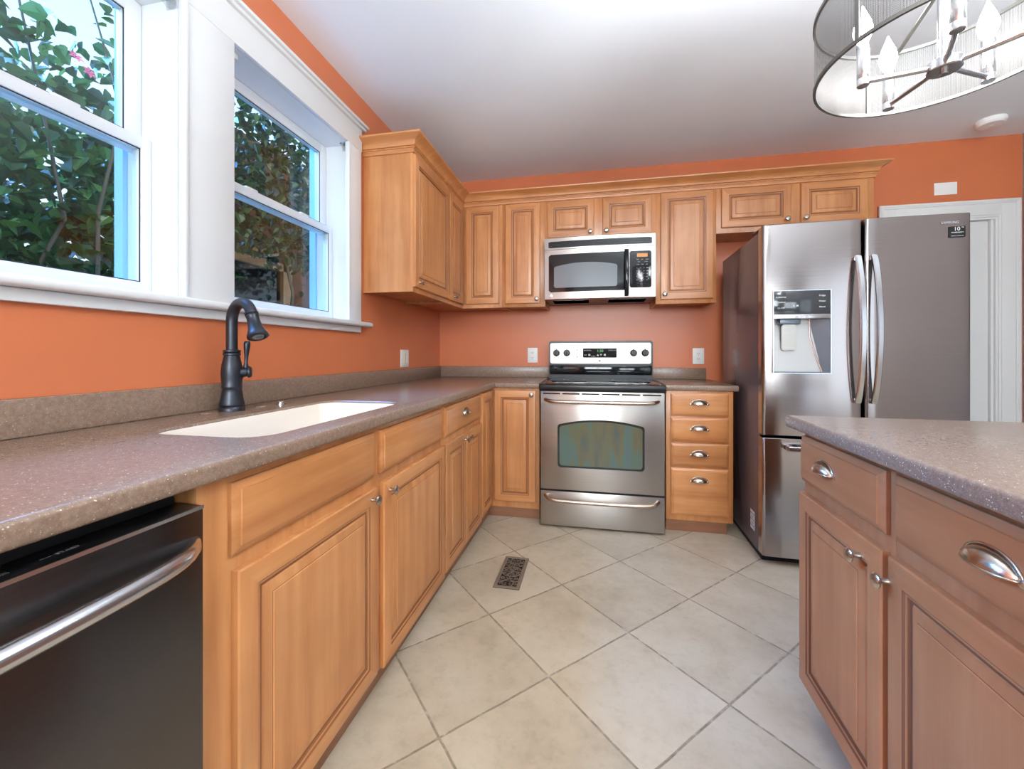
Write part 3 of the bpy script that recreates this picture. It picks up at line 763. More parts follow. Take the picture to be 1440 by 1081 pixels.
wall_cab('wall_cabinet', 'maple wall cabinet with one tall door directly right of the microwave', (x0, YB - 0.002, 0), 0, 2.1185 - x0, UZ0, [(1.756 - x0, 2.098 - x0, DZ0, DZ1 + 0.004, (1.781 - x0, 1.520))])
x0 = 2.119
wall_cab('wall_cabinet', 'short maple wall cabinet with two doors above the refrigerator', (x0, YB - 0.002, 0), 0, 3.054 - x0, 1.928, [(2.150 - x0, 2.572 - x0, 1.962, 2.226, (2.545 - x0, 1.993)), (2.632 - x0, 3.012 - x0, 1.962, 2.226, (2.655 - x0, 1.994))])

# crown moulding swept along the cabinet tops
cr = thing('crown_moulding', 'maple crown moulding with a rope bead along the tops of the wall cabinets', 'moulding', (0, 0, 0))
path = [Vector((0.003, y0 - 0.0005)), Vector((0.3075, y0 - 0.0005)), Vector((0.3075, YU - 0.0005)), Vector((3.0545, YU - 0.0005)), Vector((3.0545, YB - 0.002))]
def out_normals(path):
    ns = []
    segs = [(b_ - a).normalized() for a, b_ in zip(path, path[1:])]
    nn = [Vector((s.y, -s.x)) for s in segs]
    for i in range(len(path)):
        if i == 0: ns.append(nn[0])
        elif i == len(path) - 1: ns.append(nn[-1])
        else:
            m = nn[i - 1] + nn[i]; ns.append(m / m.dot(nn[i]))
    return ns
ON = out_normals(path)
prof = [(-0.004, 2.2525), (0.0, 2.2335), (0.007, 2.2335), (0.0085, 2.237), (0.0085, 2.2465), (0.011, 2.249), (0.0115, 2.2525), (0.0115, 2.2655), (0.0185, 2.267), (0.0205, 2.2705), (0.021, 2.274), (0.0245, 2.283), (0.034, 2.293), (0.048, 2.300), (0.058, 2.3035), (0.063, 2.3065), (0.066, 2.3075), (0.0705, 2.3105), (0.072, 2.315), (0.072, 2.3185), (-0.004, 2.3185)]
b = new(); loops = []
for p, nrm in zip(path, ON): loops.append([b.verts.new((p.x + nrm.x * o, p.y + nrm.y * o, z)) for o, z in prof])
for a, c in zip(loops, loops[1:]):
    for i in range(len(prof)): b.faces.new((a[i], a[(i + 1) % len(prof)], c[(i + 1) % len(prof)], c[i]))
b.faces.new(loops[0]); b.faces.new(loops[-1][::-1])
obj('cornice', b, [WOODH], cr, 25)
# rope: two-strand twist in the bead recess
b = new(); dist = 0.0; K = 8
for s in range(len(path) - 1):
    a = path[s] + ON[s] * 0.0145; c = path[s + 1] + ON[s + 1] * 0.0145; Ls = (c - a).length; st = max(2, int(Ls / 0.0035)); prev = None
    t = (c - a).normalized(); nn = Vector((t.y, -t.x))
    for i in range(st + 1):
        p = a + (c - a) * (i / st); ph = 2 * PI * (dist + Ls * i / st) / 0.026; ring = []
        for k in range(K):
            an = 2 * PI * k / K; r = 0.0045 + 0.0014 * math.cos(2 * (an - ph))
            ring.append(b.verts.new((p.x + nn.x * r * math.cos(an), p.y + nn.y * r * math.cos(an), 2.259 + r * math.sin(an))))
        if prev:
            for k in range(K): b.faces.new((prev[k], prev[(k + 1) % K], ring[(k + 1) % K], ring[k]))
        else: b.faces.new(ring[::-1])
        prev = ring
    b.faces.new(prev); dist += Ls
obj('rope_bead', b, [WOOD], cr, 60)

# ------------------------------------------------------------------ range
RX, RY = 1.3425, YB - 0.008
rg = thing('electric_range', 'stainless electric range with a black glass cooktop between the base cabinets', 'range', (RX, RY, 0))
fY = 2.62 - RY
b = new(); box(b, (-0.379, fY + 0.03, 0.012), (0.379, -0.03, 0.872)); box(b, (-0.37, fY + 0.05, 0.0), (0.37, -0.05, 0.012)); obj('body', b, BLACKP, rg)
# cooktop with black rim
b = new(); box(b, (-0.3885, fY - 0.012, 0.8725), (0.3885, -0.085, 0.914), 0.010, 3); ck = obj('cooktop', b, BLACKP, rg)
b = new(); box(b, (-0.355, fY + 0.035, 0.9142), (0.355, -0.11, 0.9165), 0.001); gt = obj('glass_top', b, BLACKG, ck)
b = new()
for cx, cy, rr in ((-0.19, -0.50, 0.105), (0.19, -0.50, 0.09), (-0.19, -0.25, 0.08), (0.19, -0.25, 0.105)):
    ring = [(cx + rr * math.cos(2 * PI * k / 40), cy + rr * math.sin(2 * PI * k / 40), 0.9166) for k in range(40)]
    inner = [(cx + (rr - 0.003) * math.cos(2 * PI * k / 40), cy + (rr - 0.003) * math.sin(2 * PI * k / 40), 0.9166) for k in range(40)]
    b = new(); put(b, ring + inner, [(k, (k + 1) % 40, 40 + (k + 1) % 40, 40 + k) for k in range(40)]); obj('burner_ring', b, INKD, ck)
b = new(); box(b, (0.356, fY + 0.04, 0.9142), (0.360, -0.11, 0.9162)); obj('glass_trim', b, STEELB, ck); b = new(); box(b, (-0.360, fY + 0.04, 0.9142), (-0.356, -0.11, 0.9162)); obj('glass_trim', b, STEELB, ck)
# backguard
b = new(); prism(b, rrect(-0.392, 0.392, 0.880, 1.207, 0.018), -0.083, -0.004); bgd = obj('backguard', b, BLACKP, rg, 40)
b = new(); box(b, (-0.385, -0.096, 0.945), (0.385, -0.0835, 1.018), 0.005); obj('vent_riser', b, BLACKG, bgd)
b = new(); prism(b, rrect(-0.382, 0.379, 1.031, 1.190, 0.014), -0.090, -0.0835); cp = obj('control_panel', b, STEEL, bgd, 40)
b = new(); prism(b, rrect(-0.127, 0.127, 1.077, 1.150, 0.006), -0.0925, -0.0905); dsp = obj('display', b, BLACKG, cp, 40)
lettering('clock_digits', '1:30', 0.028, T(0.003, -0.0928, 1.128) @ FACE, LEDG, dsp)
for x, z, s in ((-0.108, 1.133, 'BAKE'), (-0.078, 1.133, 'BROIL'), (-0.108, 1.097, 'OFF'), (-0.078, 1.097, '■'), (0.078, 1.133, 'TIMER'), (0.108, 1.133, 'CLOCK'), (-0.014, 1.097, '▲'), (0.010, 1.097, '▼'), (0.038, 1.097, '■'), (-0.048, 1.087, 'START')):
    lettering('lettering', s, 0.011 if len(s) > 1 else 0.02, T(x, -0.0928, z) @ FACE, INK, dsp)
b = new(); lathe(b, [(0.009, 0), (0.009, 0.0008), (0, 0.001)], T(0, -0.0902, 1.053) @ R(PI / 2, 'X'), 20); obj('maker_badge', b, INKD, cp)
b = new()
for z in (1.085, 1.137):
    b = new(); lathe(b, [(0.005, 0), (0.005, 0.001), (0, 0.0015)], T(-0.172, -0.0902, z) @ R(PI / 2, 'X'), 12); obj('indicator_light', b, BLACKP, cp)
for x in (-0.333, -0.252, 0.252, 0.336):
    b = new(); M = T(x, -0.0902, 1.113) @ R(PI / 2, 'X')
    lathe(b, [(0.026, 0), (0.026, 0.004), (0.0225, 0.007), (0.0205, 0.024), (0.018, 0.027), (0, 0.0272)], M, 24)
    box(b, (-0.004, -0.023, 0.022), (0.004, 0.023, 0.030), 0.002, 2, M); box(b, (-0.0035, 0.023, 0.0), (0.0035, 0.031, 0.002), 0, 2, M)
    obj('knob', b, BLACKP, cp, 40)
# oven door, drawer
b = new(); box(b, (-0.379, fY, 0.243), (0.379, fY + 0.028, 0.868), 0.004); od = obj('oven_door', b, STEEL, rg)
b = new()
for k in range(6): box(b, (-0.362 + k * 0.1225, fY - 0.0008, 0.8490), (-0.362 + k * 0.1225 + 0.108, fY + 0.002, 0.8580))
obj('vent_slot', b, GAP, od)
OVENG = mat('oven_window_glass', srgb(34, 40, 40), 0.07)
v = mapping(OVENG, 'Object', (9, 1, 2)); L(OVENG, ramp(OVENG, noise(OVENG, v, 1.2, 3), [(0.3, srgb(66, 80, 78)), (0.45, srgb(92, 88, 62)), (0.55, srgb(74, 96, 84)), (0.7, srgb(80, 86, 96))]), bsdf(OVENG).inputs['Base Color'])
b = new(); prism(b, rrect(-0.270, 0.262, 0.385, 0.662, 0.022, 6, 0.030), fY - 0.0012, fY + 0.002); wd_ = obj('window_frame', b, BLACKG, od, 40)
b = new(); prism(b, rrect(-0.257, 0.249, 0.398, 0.650, 0.018, 6, 0.029), fY - 0.0018, fY - 0.0008); obj('window', b, OVENG, wd_, 40)
def bowed_bar(name, parent, x0, x1, z, r, proj, m, sag=0.0):
    b = new(); n = 36; pts = []
    for k in range(n + 1):
        t = k / n; x = x0 + (x1 - x0) * t; e = min(t, 1 - t) * (x1 - x0)
        s = 1 - math.exp(-e / 0.022)
        pts.append((x, fY - 0.001 - proj * s - 0.010 * math.sin(PI * t), z - sag * s))
    tube(b, pts, r, 14); return obj(name, b, m, parent, 50)
bowed_bar('handle', od, -0.348, 0.342, 0.815, 0.0115, 0.042, COPPERB, 0.008)
b = new(); box(b, (-0.379, fY + 0.004, 0.232), (0.379, fY + 0.03, 0.2425)); obj('door_gap', b, GAP, rg)
b = new(); box(b, (-0.379, fY, 0.014), (0.379, fY + 0.028, 0.2315), 0.004); sd = obj('storage_drawer', b, STEEL, rg)
bowed_bar('handle', sd, -0.348, 0.342, 0.205, 0.0125, 0.040, COPPERB, 0.018)

# ------------------------------------------------------------------ microwave
MX, MY = 1.332, YB - 0.004
mw = thing('microwave_oven', 'stainless over-the-range microwave with a black vertical handle', 'microwave', (MX, MY, 0))
mF = 2.935 - MY
def bow(x): return mF - 0.020 * (1 - (x / 0.40) ** 2)
def bowed(b, x0, x1, z0, z1, y_in, lift=0.0, n=24, poly=None, thick=None, mi=0):
    xs = [x0 + (x1 - x0) * k / n for k in range(n + 1)]
    vs, fs = [], []
    for x in xs:
        yo = bow(x) - lift; yi = (yo + thick) if thick else y_in
        vs += [(x, yo, z0), (x, yo, z1), (x, yi, z1), (x, yi, z0)]
    for k in range(n):
        for j in range(4): fs.append((4 * k + j, 4 * k + (j + 1) % 4, 4 * k + 4 + (j + 1) % 4, 4 * k + 4 + j))
    fs += [(3, 2, 1, 0), (4 * n, 4 * n + 1, 4 * n + 2, 4 * n + 3)]
    put(b, vs, fs, None, mi)
def bowed_poly(b, poly, lift, thick=0.002):
    """thin inlay following the bowed front; the outline is sampled as columns."""
    xs = sorted({round(p[0], 5) for p in poly}); n = len(poly)
    X0, X1 = xs[0], xs[-1]; cols = []
    for k in range(41):
        x = X0 + (X1 - X0) * (0.0005 + 0.999 * k / 40); zs = []
        for i in range(n):
            (xa, za), (xb, zb) = poly[i], poly[(i + 1) % n]
            if (xa - x) * (xb - x) <= 0 and abs(xa - xb) > 1e-9: zs.append(za + (zb - za) * (x - xa) / (xb - xa))
        if len(zs) >= 2: cols.append((x, min(zs), max(zs)))
    vs, fs = [], []
    for x, za, zb in cols:
        y = bow(x) - lift; vs += [(x, y, za), (x, y, zb), (x, y + thick, zb), (x, y + thick, za)]
    m = len(cols) - 1
    for k in range(m):
        for j in range(4): fs.append((4 * k + j, 4 * k + (j + 1) % 4, 4 * k + 4 + (j + 1) % 4, 4 * k + 4 + j))
    fs += [(3, 2, 1, 0), (4 * m, 4 * m + 1, 4 * m + 2, 4 * m + 3)]
    put(b, vs, fs)
b = new(); box(b, (-0.3805, mF + 0.03, 1.497), (0.3805, 0, 1.930)); obj('body', b, BLACKP, mw)
b = new()
for x in (-0.20, 0.20):
    b = new(); box(b, (x - 0.13, mF + 0.07, 1.4935), (x + 0.13, mF + 0.25, 1.4968)); obj('grease_filter', b, STEELD, mw)
b = new(); bowed(b, -0.380, 0.380, 1.849, 1.930, mF + 0.029); tp = obj('top_panel', b, STEEL, mw)
b = new(); bowed_poly(b, rrect(-0.352, 0.356, 1.860, 1.905, 0.006), 0.001); vg = obj('vent_grille', b, GAP, tp)
b = new()
for k in range(4): bowed_poly(b, [(-0.350, 1.8625 + 0.0107 * k), (0.354, 1.8625 + 0.0107 * k), (0.354, 1.8695 + 0.0107 * k), (-0.350, 1.8695 + 0.0107 * k)], 0.0035, 0.003)
obj('vent_louver', b, BLACKP, vg)
b = new(); bowed(b, -0.380, 0.205, 1.497, 1.8465, mF + 0.029); md = obj('door', b, STEEL, mw)
b = new(); bowed_poly(b, rrect(-0.350, 0.203, 1.545, 1.812, 0.014), 0.001); mg = obj('door_glass', b, BLACKG, md, 40)
MWWIN = mat('microwave_screen', srgb(120, 124, 128), 0.12)
b = new(); bowed_poly(b, rrect(-0.312, 0.126, 1.575, 1.727, 0.012, 6, 0.022), 0.0016); obj('window', b, MWWIN, mg, 40)
b = new(); bowed(b, 0.2075, 0.380, 1.497, 1.8465, mF + 0.029); mp = obj('control_panel', b, STEEL, mw)
b = new(); bowed_poly(b, rrect(0.2085, 0.352, 1.560, 1.812, 0.014), 0.001); mk = obj('keypad', b, BLACKG, mp, 40)
b = new(); bowed_poly(b, [(0.257, 1.770), (0.327, 1.770), (0.327, 1.793), (0.257, 1.793)], 0.0018); obj('display', b, LEDA, mk)
for j, (z, items) in enumerate(((1.752, ('POP', 'BEV', 'REHEAT')), (1.736, ('VEG', 'POTATO')), (1.718, ('COOK', 'TIME', 'DEF')), (1.694, ('1', '2', '3', 'TIMER')), (1.674, ('4', '5', '6', 'POWER')), (1.654, ('7', '8', '9', 'CLOCK')), (1.634, ('START', '0', 'OFF')), (1.612, ('FAN', 'LIGHT', 'HI')))):
    for i, s in enumerate(items):
        x = 0.246 + (0.336 - 0.246) * (i + 0.5) / len(items)
        lettering('lettering', s, 0.0105 if len(s) == 1 else 0.0082, T(x, bow(x) - 0.0013, z) @ FACE, INK, mk)
b = new(); n = 24; pts = []
for k in range(n + 1):
    t = k / n; z = 1.503 + 0.322 * t; pts.append((0.187, bow(0.187) - 0.004 - 0.034 * math.sin(PI * min(1, max(0, t))) ** 0.6, z))
for k in range(n):
    pass
def strap_bar(b, pts, wx, wy):
    vs, fs = [], []
    for x, y, z in pts: vs += [(x - wx, y - wy * 0.4, z), (x - wx * 0.5, y - wy, z), (x + wx * 0.5, y - wy, z), (x + wx, y - wy * 0.4, z), (x + wx, y + wy, z), (x - wx, y + wy, z)]
    for k in range(len(pts) - 1):
        for j in range(6): fs.append((6 * k + j, 6 * k + (j + 1) % 6, 6 * k + 6 + (j + 1) % 6, 6 * k + 6 + j))
    m = 6 * (len(pts) - 1); fs += [(5, 4, 3, 2, 1, 0), tuple(m + j for j in range(6))]; put(b, vs, fs)
strap_bar(b, pts, 0.0135, 0.007); obj('handle', b, BLACKG, md, 50)
b = new(); lathe(b, [(0.011, 0), (0.011, 0.0012), (0.009, 0.0018), (0, 0.002)], T(-0.333, bow(-0.333) - 0.0002, 1.521) @ R(PI / 2, 'X'), 24); bd = obj('maker_badge', b, CHROME, md)

# ------------------------------------------------------------------ refrigerator
FX, FYY = 2.165, 2.360
FR = math.radians(-1.6)
fr = thing('refrigerator', 'tall stainless french-door refrigerator with a water dispenser and charcoal sides', 'refrigerator', (FX, FYY, 0), FR)
FW = 0.893
b = new(); box(b, (0.010, 0.085, 0.03), (FW - 0.010, 0.80, 1.765), 0.006); obj('cabinet_body', b, SIDE, fr)
b = new(); box(b, (0.02, 0.07, 0.0), (FW - 0.02, 0.60, 0.03)); box(b, (0.015, 0.066, 0.03), (FW - 0.015, 0.085, 1.76)); obj('gasket_and_base', b, GAP, fr)
b = new()
for x in (0.012, FW - 0.082): box(b, (x, 0.05, 1.7785), (x + 0.07, 0.20, 1.786), 0.003)
obj('hinge_cover', b, SIDE, fr)
def door_slab(b, x0, x1, z0, z1, dpt=0.062, r=0.016, crown=0.006):
    """vertical-edge-rounded, very slightly crowned front."""
    out = []
    n = 10
    for k in range(7): a = PI - k * PI / 2 / 6; out.append((x0 + r + r * math.cos(a), r - r * math.sin(a)))
    for k in range(1, n): t = k / n; out.append((x0 + r + (x1 - x0 - 2 * r) * t, 0))
    for k in range(7): a = PI / 2 - k * PI / 2 / 6; out.append((x1 - r + r * math.cos(a), r - r * math.sin(a)))
    out += [(x1, dpt), (x0, dpt)]
    m = len(out); zs = [(0.003, z0), (0.0, z0 + 0.003), (0.0, z1 - 0.003), (0.003, z1)]
    vs = []; cx = FW / 2
    for i, z in zs:
        for x, y in out:
            yy = y + i if y < dpt else y
            yy -= crown * (1 - ((x - cx) / (FW / 2)) ** 2) * (1 - y / dpt) - crown * 0.3 * (1 - y / dpt)
            xx = min(max(x, x0 + i), x1 - i); vs.append((xx, yy, z))
    fs = [tuple(range(m))[::-1], tuple(3 * m + q for q in range(m))]
    for l in range(3):
        for q in range(m): fs.append((l * m + q, l * m + (q + 1) % m, (l + 1) * m + (q + 1) % m, (l + 1) * m + q))
    put(b, vs, fs)
DM = 0.450
# left door is split around the dispenser opening
def fy(x): return -0.006 * (1 - ((x - FW / 2) / (FW / 2)) ** 2) - 0.0018
dx0, dx1, dz0, dz1 = 0.0475, 0.3055, 1.008, 1.430
b = new()
door_slab(b, 0, DM - 0.004, 0.682, 1.778)
ld = obj('left_door', b, STEELF, fr, 40)
# boolean-free opening: cut the slab mesh with a recess built from inset faces
cut = new(); box(cut, (dx0, -0.05, dz0), (dx1, 0.050, dz1)); me = bpy.data.meshes.new('cut'); cut.to_mesh(me); cut.free()
co = bpy.data.objects.new('cut', me); COL.objects.link(co); co.parent = fr
mod = ld.modifiers.new('cut', 'BOOLEAN'); mod.object = co; mod.operation = 'DIFFERENCE'; mod.solver = 'EXACT'
bpy.context.view_layer.update()
me2 = bpy.data.meshes.new_from_object(ld.evaluated_get(bpy.context.evaluated_depsgraph_get()))
ld.modifiers.clear(); ld.data = me2; me2.name = 'left_door'
bpy.data.objects.remove(co); bpy.data.meshes.remove(me); finish(ld, 40)
b = new(); door_slab(b, DM + 0.006, FW, 0.682, 1.778); rd = obj('right_door', b, STEELF, fr, 40)
b = new(); door_slab(b, 0, FW, 0.050, 0.668); fd = obj('freezer_drawer', b, STEELF, fr, 40)
def fridge_handle(x, parent):
    b = new(); n = 26; pts = []
    for k in range(n + 1):
        t = k / n; z = 0.865 + (1.590 - 0.865) * t
        pts.append((x, fy(x) - 0.012 - 0.046 * math.sin(PI * t) ** 0.75, z))
    vs, fs = [], []
    for (px, py, pz) in pts:
        for dx, dy in ((-0.013, 0.004), (-0.013, -0.004), (-0.009, -0.008), (0.009, -0.008), (0.013, -0.004), (0.013, 0.004), (0.009, 0.007), (-0.009, 0.007)): vs.append((px + dx, py + dy, pz))
    for k in range(n):
        for j in range(8): fs.append((8 * k + j, 8 * k + (j + 1) % 8, 8 * k + 8 + (j + 1) % 8, 8 * k + 8 + j))
    fs += [tuple(range(8))[::-1], tuple(8 * n + j for j in range(8))]
    put(b, vs, fs)
    for z in (0.872, 1.583): box(b, (x - 0.011, fy(x) - 0.016, z - 0.012), (x + 0.011, fy(x) + 0.002, z + 0.012), 0.003)
    return obj('handle', b, STEELB, parent, 40)
fridge_handle(0.418, ld); fridge_handle(0.487, rd)
b = new(); zf = 0.625
box(b, (0.10, -0.058, zf - 0.013), (FW - 0.10, -0.040, zf + 0.013), 0.005)
for x in (0.10, FW - 0.128): box(b, (x, -0.05, zf - 0.012), (x + 0.028, fy(x), zf + 0.012), 0.003)
obj('handle', b, STEELB, fd, 40)
# dispenser
DSPG = mat('dispenser_panel_gloss', srgb(58, 60, 62), 0.1)
DSPM = mat('dispenser_grey', srgb(170, 168, 166), 0.4, 0.6); DSPB = mat('dispenser_side', srgb(96, 106, 116), 0.3, 0.4)
yd = fy(0.2)
dp = thing_part = bpy.data.objects.new('water_dispenser', None); COL.objects.link(dp); dp.parent = ld
b = new(); box(b, (dx0 + 0.001, yd - 0.003, 1.309), (dx1 - 0.001, yd + 0.04, 1.429), 0.002); p1 = obj('display_panel', b, DSPG, dp)
b = new(); box(b, (dx0 + 0.001, yd - 0.005, 1.286), (dx1 - 0.001, yd + 0.04, 1.3085), 0.002); p2 = obj('silver_band', b, STEELB, dp)
for x, z, s in ((0.082, 1.398, 'Cubed Ice'), (0.082, 1.372, 'Crushed'), (0.082, 1.342, 'Ice Off'), (0.268, 1.402, 'Fridge'), (0.268, 1.374, 'Water'), (0.268, 1.345, 'Alarm'), (0.15, 1.352, '0  38')):
    lettering('lettering', s, 0.0115, T(x, yd - 0.0034, z) @ FACE, INKW, dp)
b = new()
for x in (0.155, 0.178, 0.20): box(b, (x - 0.009, yd - 0.0056, 1.291), (x + 0.009, yd - 0.0048, 1.303), 0.0002)
obj('button', b, INK, dp)
# cavity: back slopes, right cheek swings outward
b = new(); z0, z1 = dz0 + 0.001, 1.2855
put(b, [(dx0 + 0.001, yd + 0.049, z1), (dx1 - 0.075, yd + 0.049, z1), (dx1 - 0.030, yd + 0.018, z0 + 0.006), (dx0 + 0.001, yd + 0.018, z0 + 0.006)], [(0, 1, 2, 3)])
obj('cavity_back', b, DSPM, dp)
b = new(); put(b, [(dx1 - 0.0755, yd + 0.0485, z1), (dx1 - 0.001, yd + 0.004, z1), (dx1 - 0.001, yd + 0.004, z0 + 0.006), (dx1 - 0.0305, yd + 0.0175, z0 + 0.006)], [(0, 1, 2, 3)]); obj('cavity_cheek', b, DSPB, dp)
b = new(); tube(b, [(dx1 - 0.0755, yd + 0.046, z1), (dx1 - 0.0755, yd + 0.040, z1 - 0.09), (dx1 - 0.050, yd + 0.026, z0 + 0.07), (dx1 - 0.0305, yd + 0.016, z0 + 0.006)], 0.005, 10); obj('cavity_trim', b, STEELB, dp)
b = new(); box(b, (dx0 + 0.001, yd - 0.001, z0), (dx1 - 0.001, yd + 0.048, z0 + 0.006)); obj('drip_tray', b, DSPB, dp)
b = new(); box(b, (dx0 + 0.032, yd + 0.004, 1.258), (dx0 + 0.130, yd + 0.046, 1.2855), 0.006); obj('nozzle_housing', b, DSPB, dp)
b = new(); prism(b, rrect(dx0 + 0.045, dx0 + 0.112, 1.125, 1.258, 0.010), yd + 0.014, yd + 0.026, T(0, 0, 0)); obj('paddle', b, STEEL, dp, 40)
b = new()
for a in ((dx0 - 0.003, dx0 + 0.001, dz0 - 0.003, dz1 + 0.003), (dx1 - 0.001, dx1 + 0.003, dz0 - 0.003, dz1 + 0.003), (dx0, dx1, dz0 - 0.003, dz0 + 0.001), (dx0, dx1, dz1 - 0.001, dz1 + 0.003)):
    box(b, (a[0], yd - 0.004, a[2]), (a[1], yd + 0.004, a[3]))
obj('bezel', b, STEELB, dp)
# sticker and brand lettering, energy label on the side
xs = 0.832
b = new(); box(b, (xs - 0.0315, fy(xs) - 0.0010, 1.662), (xs + 0.0315, fy(xs) + 0.0005, 1.714)); stk = obj('warranty_sticker', b, BLACKP, rd); stk['label'] = 'small black sticker reading 10'
lettering('lettering', '10', 0.026, T(xs - 0.002, fy(xs) - 0.0014, 1.7005) @ FACE, INKW, stk)
lettering('lettering', 'YR', 0.008, T(xs + 0.020, fy(xs) - 0.0014, 1.7075) @ FACE, INKW, stk)
lettering('lettering', 'WARRANTY', 0.0088, T(xs, fy(xs) - 0.0014, 1.684) @ FACE, INKW, stk)
lettering('lettering', 'DIGITAL INVERTER', 0.0058, T(xs, fy(xs) - 0.0014, 1.668) @ FACE, INK, stk)
lettering('lettering', 'SAMSUNG', 0.0155, T(0.803, fy(0.803) - 0.0006, 1.733) @ FACE, INK, rd)
b = new(); box(b, (0.0085, 0.150, 0.118), (0.0105, 0.215, 0.222)); en = obj('rating_label', b, ENERGY, fr)
for k in range(5): lettering('lettering', '||| || |||' if k % 2 else 'MODEL NO.', 0.012, T(0.0082, 0.1825, 0.205 - 0.017 * k) @ R(-PI / 2) @ FACE, INKD, en)

# ------------------------------------------------------------------ wall plates, detector, register
b = new()
def outlet(label, loc, rz):
    r = thing('wall_outlet', label, 'outlet', loc, rz, 'white duplex outlets on the back wall')
    b = new(); box(b, (-0.041, -0.006, -0.061), (0.041, 0, 0.061), 0.003); obj('cover_plate', b, PLATE, r)
    for z in (-0.020, 0.020):
        b = new(); prism(b, rrect(-0.017, 0.017, z - 0.0145, z + 0.0145, 0.010), -0.0085, -0.0062); f = obj('receptacle', b, PLATE, r, 40)
        b = new()
        for x, hh in ((-0.0065, 0.0045), (0.0065, 0.0035)): box(b, (x - 0.0013, -0.0090, z + 0.002 - hh), (x + 0.0013, -0.0084, z + 0.002 + hh))
        lathe(b, [(0.0026, 0), (0.0026, 0.0005), (0, 0.0006)], T(0, -0.0085, z - 0.008) @ R(PI / 2, 'X'), 10); obj('slots', b, GAP, f)
    return r
oa = outlet('white duplex outlet on the orange back wall left of the range', (0.805, YB, 1.095), 0)
copy_thing(oa, (2.076, YB, 1.089), 0, 'white duplex outlet on the orange back wall right of the range')
sw = thing('wall_switch', 'white rocker switch plate with an ivory paddle on the window wall near the corner', 'switch', (0, 2.662, 1.075), L90)
b = new(); box(b, (-0.060, -0.006, -0.060), (0.060, 0, 0.060), 0.003); obj('cover_plate', b, PLATE, sw)
b = new(); box(b, (-0.019, -0.010, -0.036), (0.013, -0.0062, 0.036), 0.002); obj('rocker', b, IVORY, sw)
b = new(); box(b, (0.020, -0.010, -0.036), (0.046, -0.0062, 0.036), 0.002); obj('rocker', b, PLATE, sw)
bp_ = thing('blank_wall_plate', 'blank white plate on the orange wall above the white door casing', 'wall plate', (3.653, YB, 2.234))
b = new(); box(b, (-0.066, -0.006, -0.042), (0.066, 0, 0.042), 0.003); obj('plate', b, PLATE, bp_)
b = new()
for x in (-0.04, 0.04): lathe(b, [(0.0035, 0), (0.0035, 0.001), (0, 0.0012)], T(x, -0.006, 0) @ R(PI / 2, 'X'), 10)
obj('screw', b, PLATE, bp_)
sm = thing('smoke_detector', 'round white smoke detector on the ceiling near the back right wall', 'smoke detector', (3.728, 3.10, CEIL))
b = new(); lathe(b, [(0.068, 0), (0.070, -0.006), (0.068, -0.024), (0.058, -0.034), (0.02, -0.037), (0, -0.037)], None, 36); obj('housing', b, PLATE, sm)
b = new(); lathe(b, [(0.012, -0.0372), (0.012, -0.039), (0, -0.0395)], None, 18); obj('test_button', b, PLATE, sm)
# ornate floor register
rgx0, rgx1, rgy0, rgy1 = 0.831, 0.958, 1.888, 2.185
rgw, rgl = rgx1 - rgx0, rgy1 - rgy0
vr = thing('floor_register', 'small bronze scroll-cut floor register set in the tile', 'floor vent', ((rgx0 + rgx1) / 2, (rgy0 + rgy1) / 2, 0))
b = new(); box(b, (-rgw / 2, -rgl / 2, 0.0005), (rgw / 2, rgl / 2, 0.0025)); obj('recess', b, GAP, vr)
b = new(); m_ = 0.017
for lo, hi in (((-rgw / 2, -rgl / 2), (rgw / 2, -rgl / 2 + m_)), ((-rgw / 2, rgl / 2 - m_), (rgw / 2, rgl / 2)), ((-rgw / 2, -rgl / 2 + m_), (-rgw / 2 + m_, rgl / 2 - m_)), ((rgw / 2 - m_, -rgl / 2 + m_), (rgw / 2, rgl / 2 - m_))):
    box(b, (*lo, 0.0026), (*hi, 0.0065), 0.0012, 1)
obj('border', b, REG, vr)
b = new(); iw, il = rgw / 2 - m_, rgl / 2 - m_
def strap(pts, w=0.0032):
    for (xa, ya), (xb, yb) in zip(pts, pts[1:]):
        dx, dy = xb - xa, yb - ya; l = math.hypot(dx, dy) or 1; nx, ny = -dy / l * w * 0.68, dx / l * w * 0.68
        put(b, [(xa + nx, ya + ny, 0.0058), (xb + nx, yb + ny, 0.0058), (xb - nx, yb - ny, 0.0058), (xa - nx, ya - ny, 0.0058), (xa + nx, ya + ny, 0.003), (xb + nx, yb + ny, 0.003), (xb - nx, yb - ny, 0.003), (xa - nx, ya - ny, 0.003)], [(0, 1, 2, 3), (0, 4, 5, 1), (2, 6, 7, 3)])
for s in (-1, 1):
    for t in (-1, 1):
        for cy in (il * 0.17, il * 0.5, il * 0.83):
            for cx, r0, rot in ((iw * 0.30, 0.014, 0), (iw * 0.75, 0.0125, PI)):
                pts = [(s * (cx + r0 * (1 - 0.055 * k) * math.cos(k * 0.42 + rot)), t * (cy + r0 * (1 - 0.055 * k) * math.sin(k * 0.42 + rot))) for k in range(15)]
                strap(pts, 0.0025)
        strap([(0, t * il * 0.0), (s * iw * 0.55, t * il * 0.33)], 0.003); strap([(s * iw, t * il * 0.16), (s * iw * 0.5, t * il * 0.34), (0, t * il * 0.33)], 0.003)
        strap([(s * iw, t * il * 0.66), (s * iw * 0.5, t * il * 0.67), (0, t * il * 0.66), (0, t * il)], 0.003); strap([(s * iw * 0.5, t * il * 0.67), (s * iw * 0.5, t * il)], 0.0026)
strap([(0, -il), (0, il)], 0.002); strap([(-iw, 0), (iw, 0)], 0.002)
obj('scrollwork', b, REG, vr)

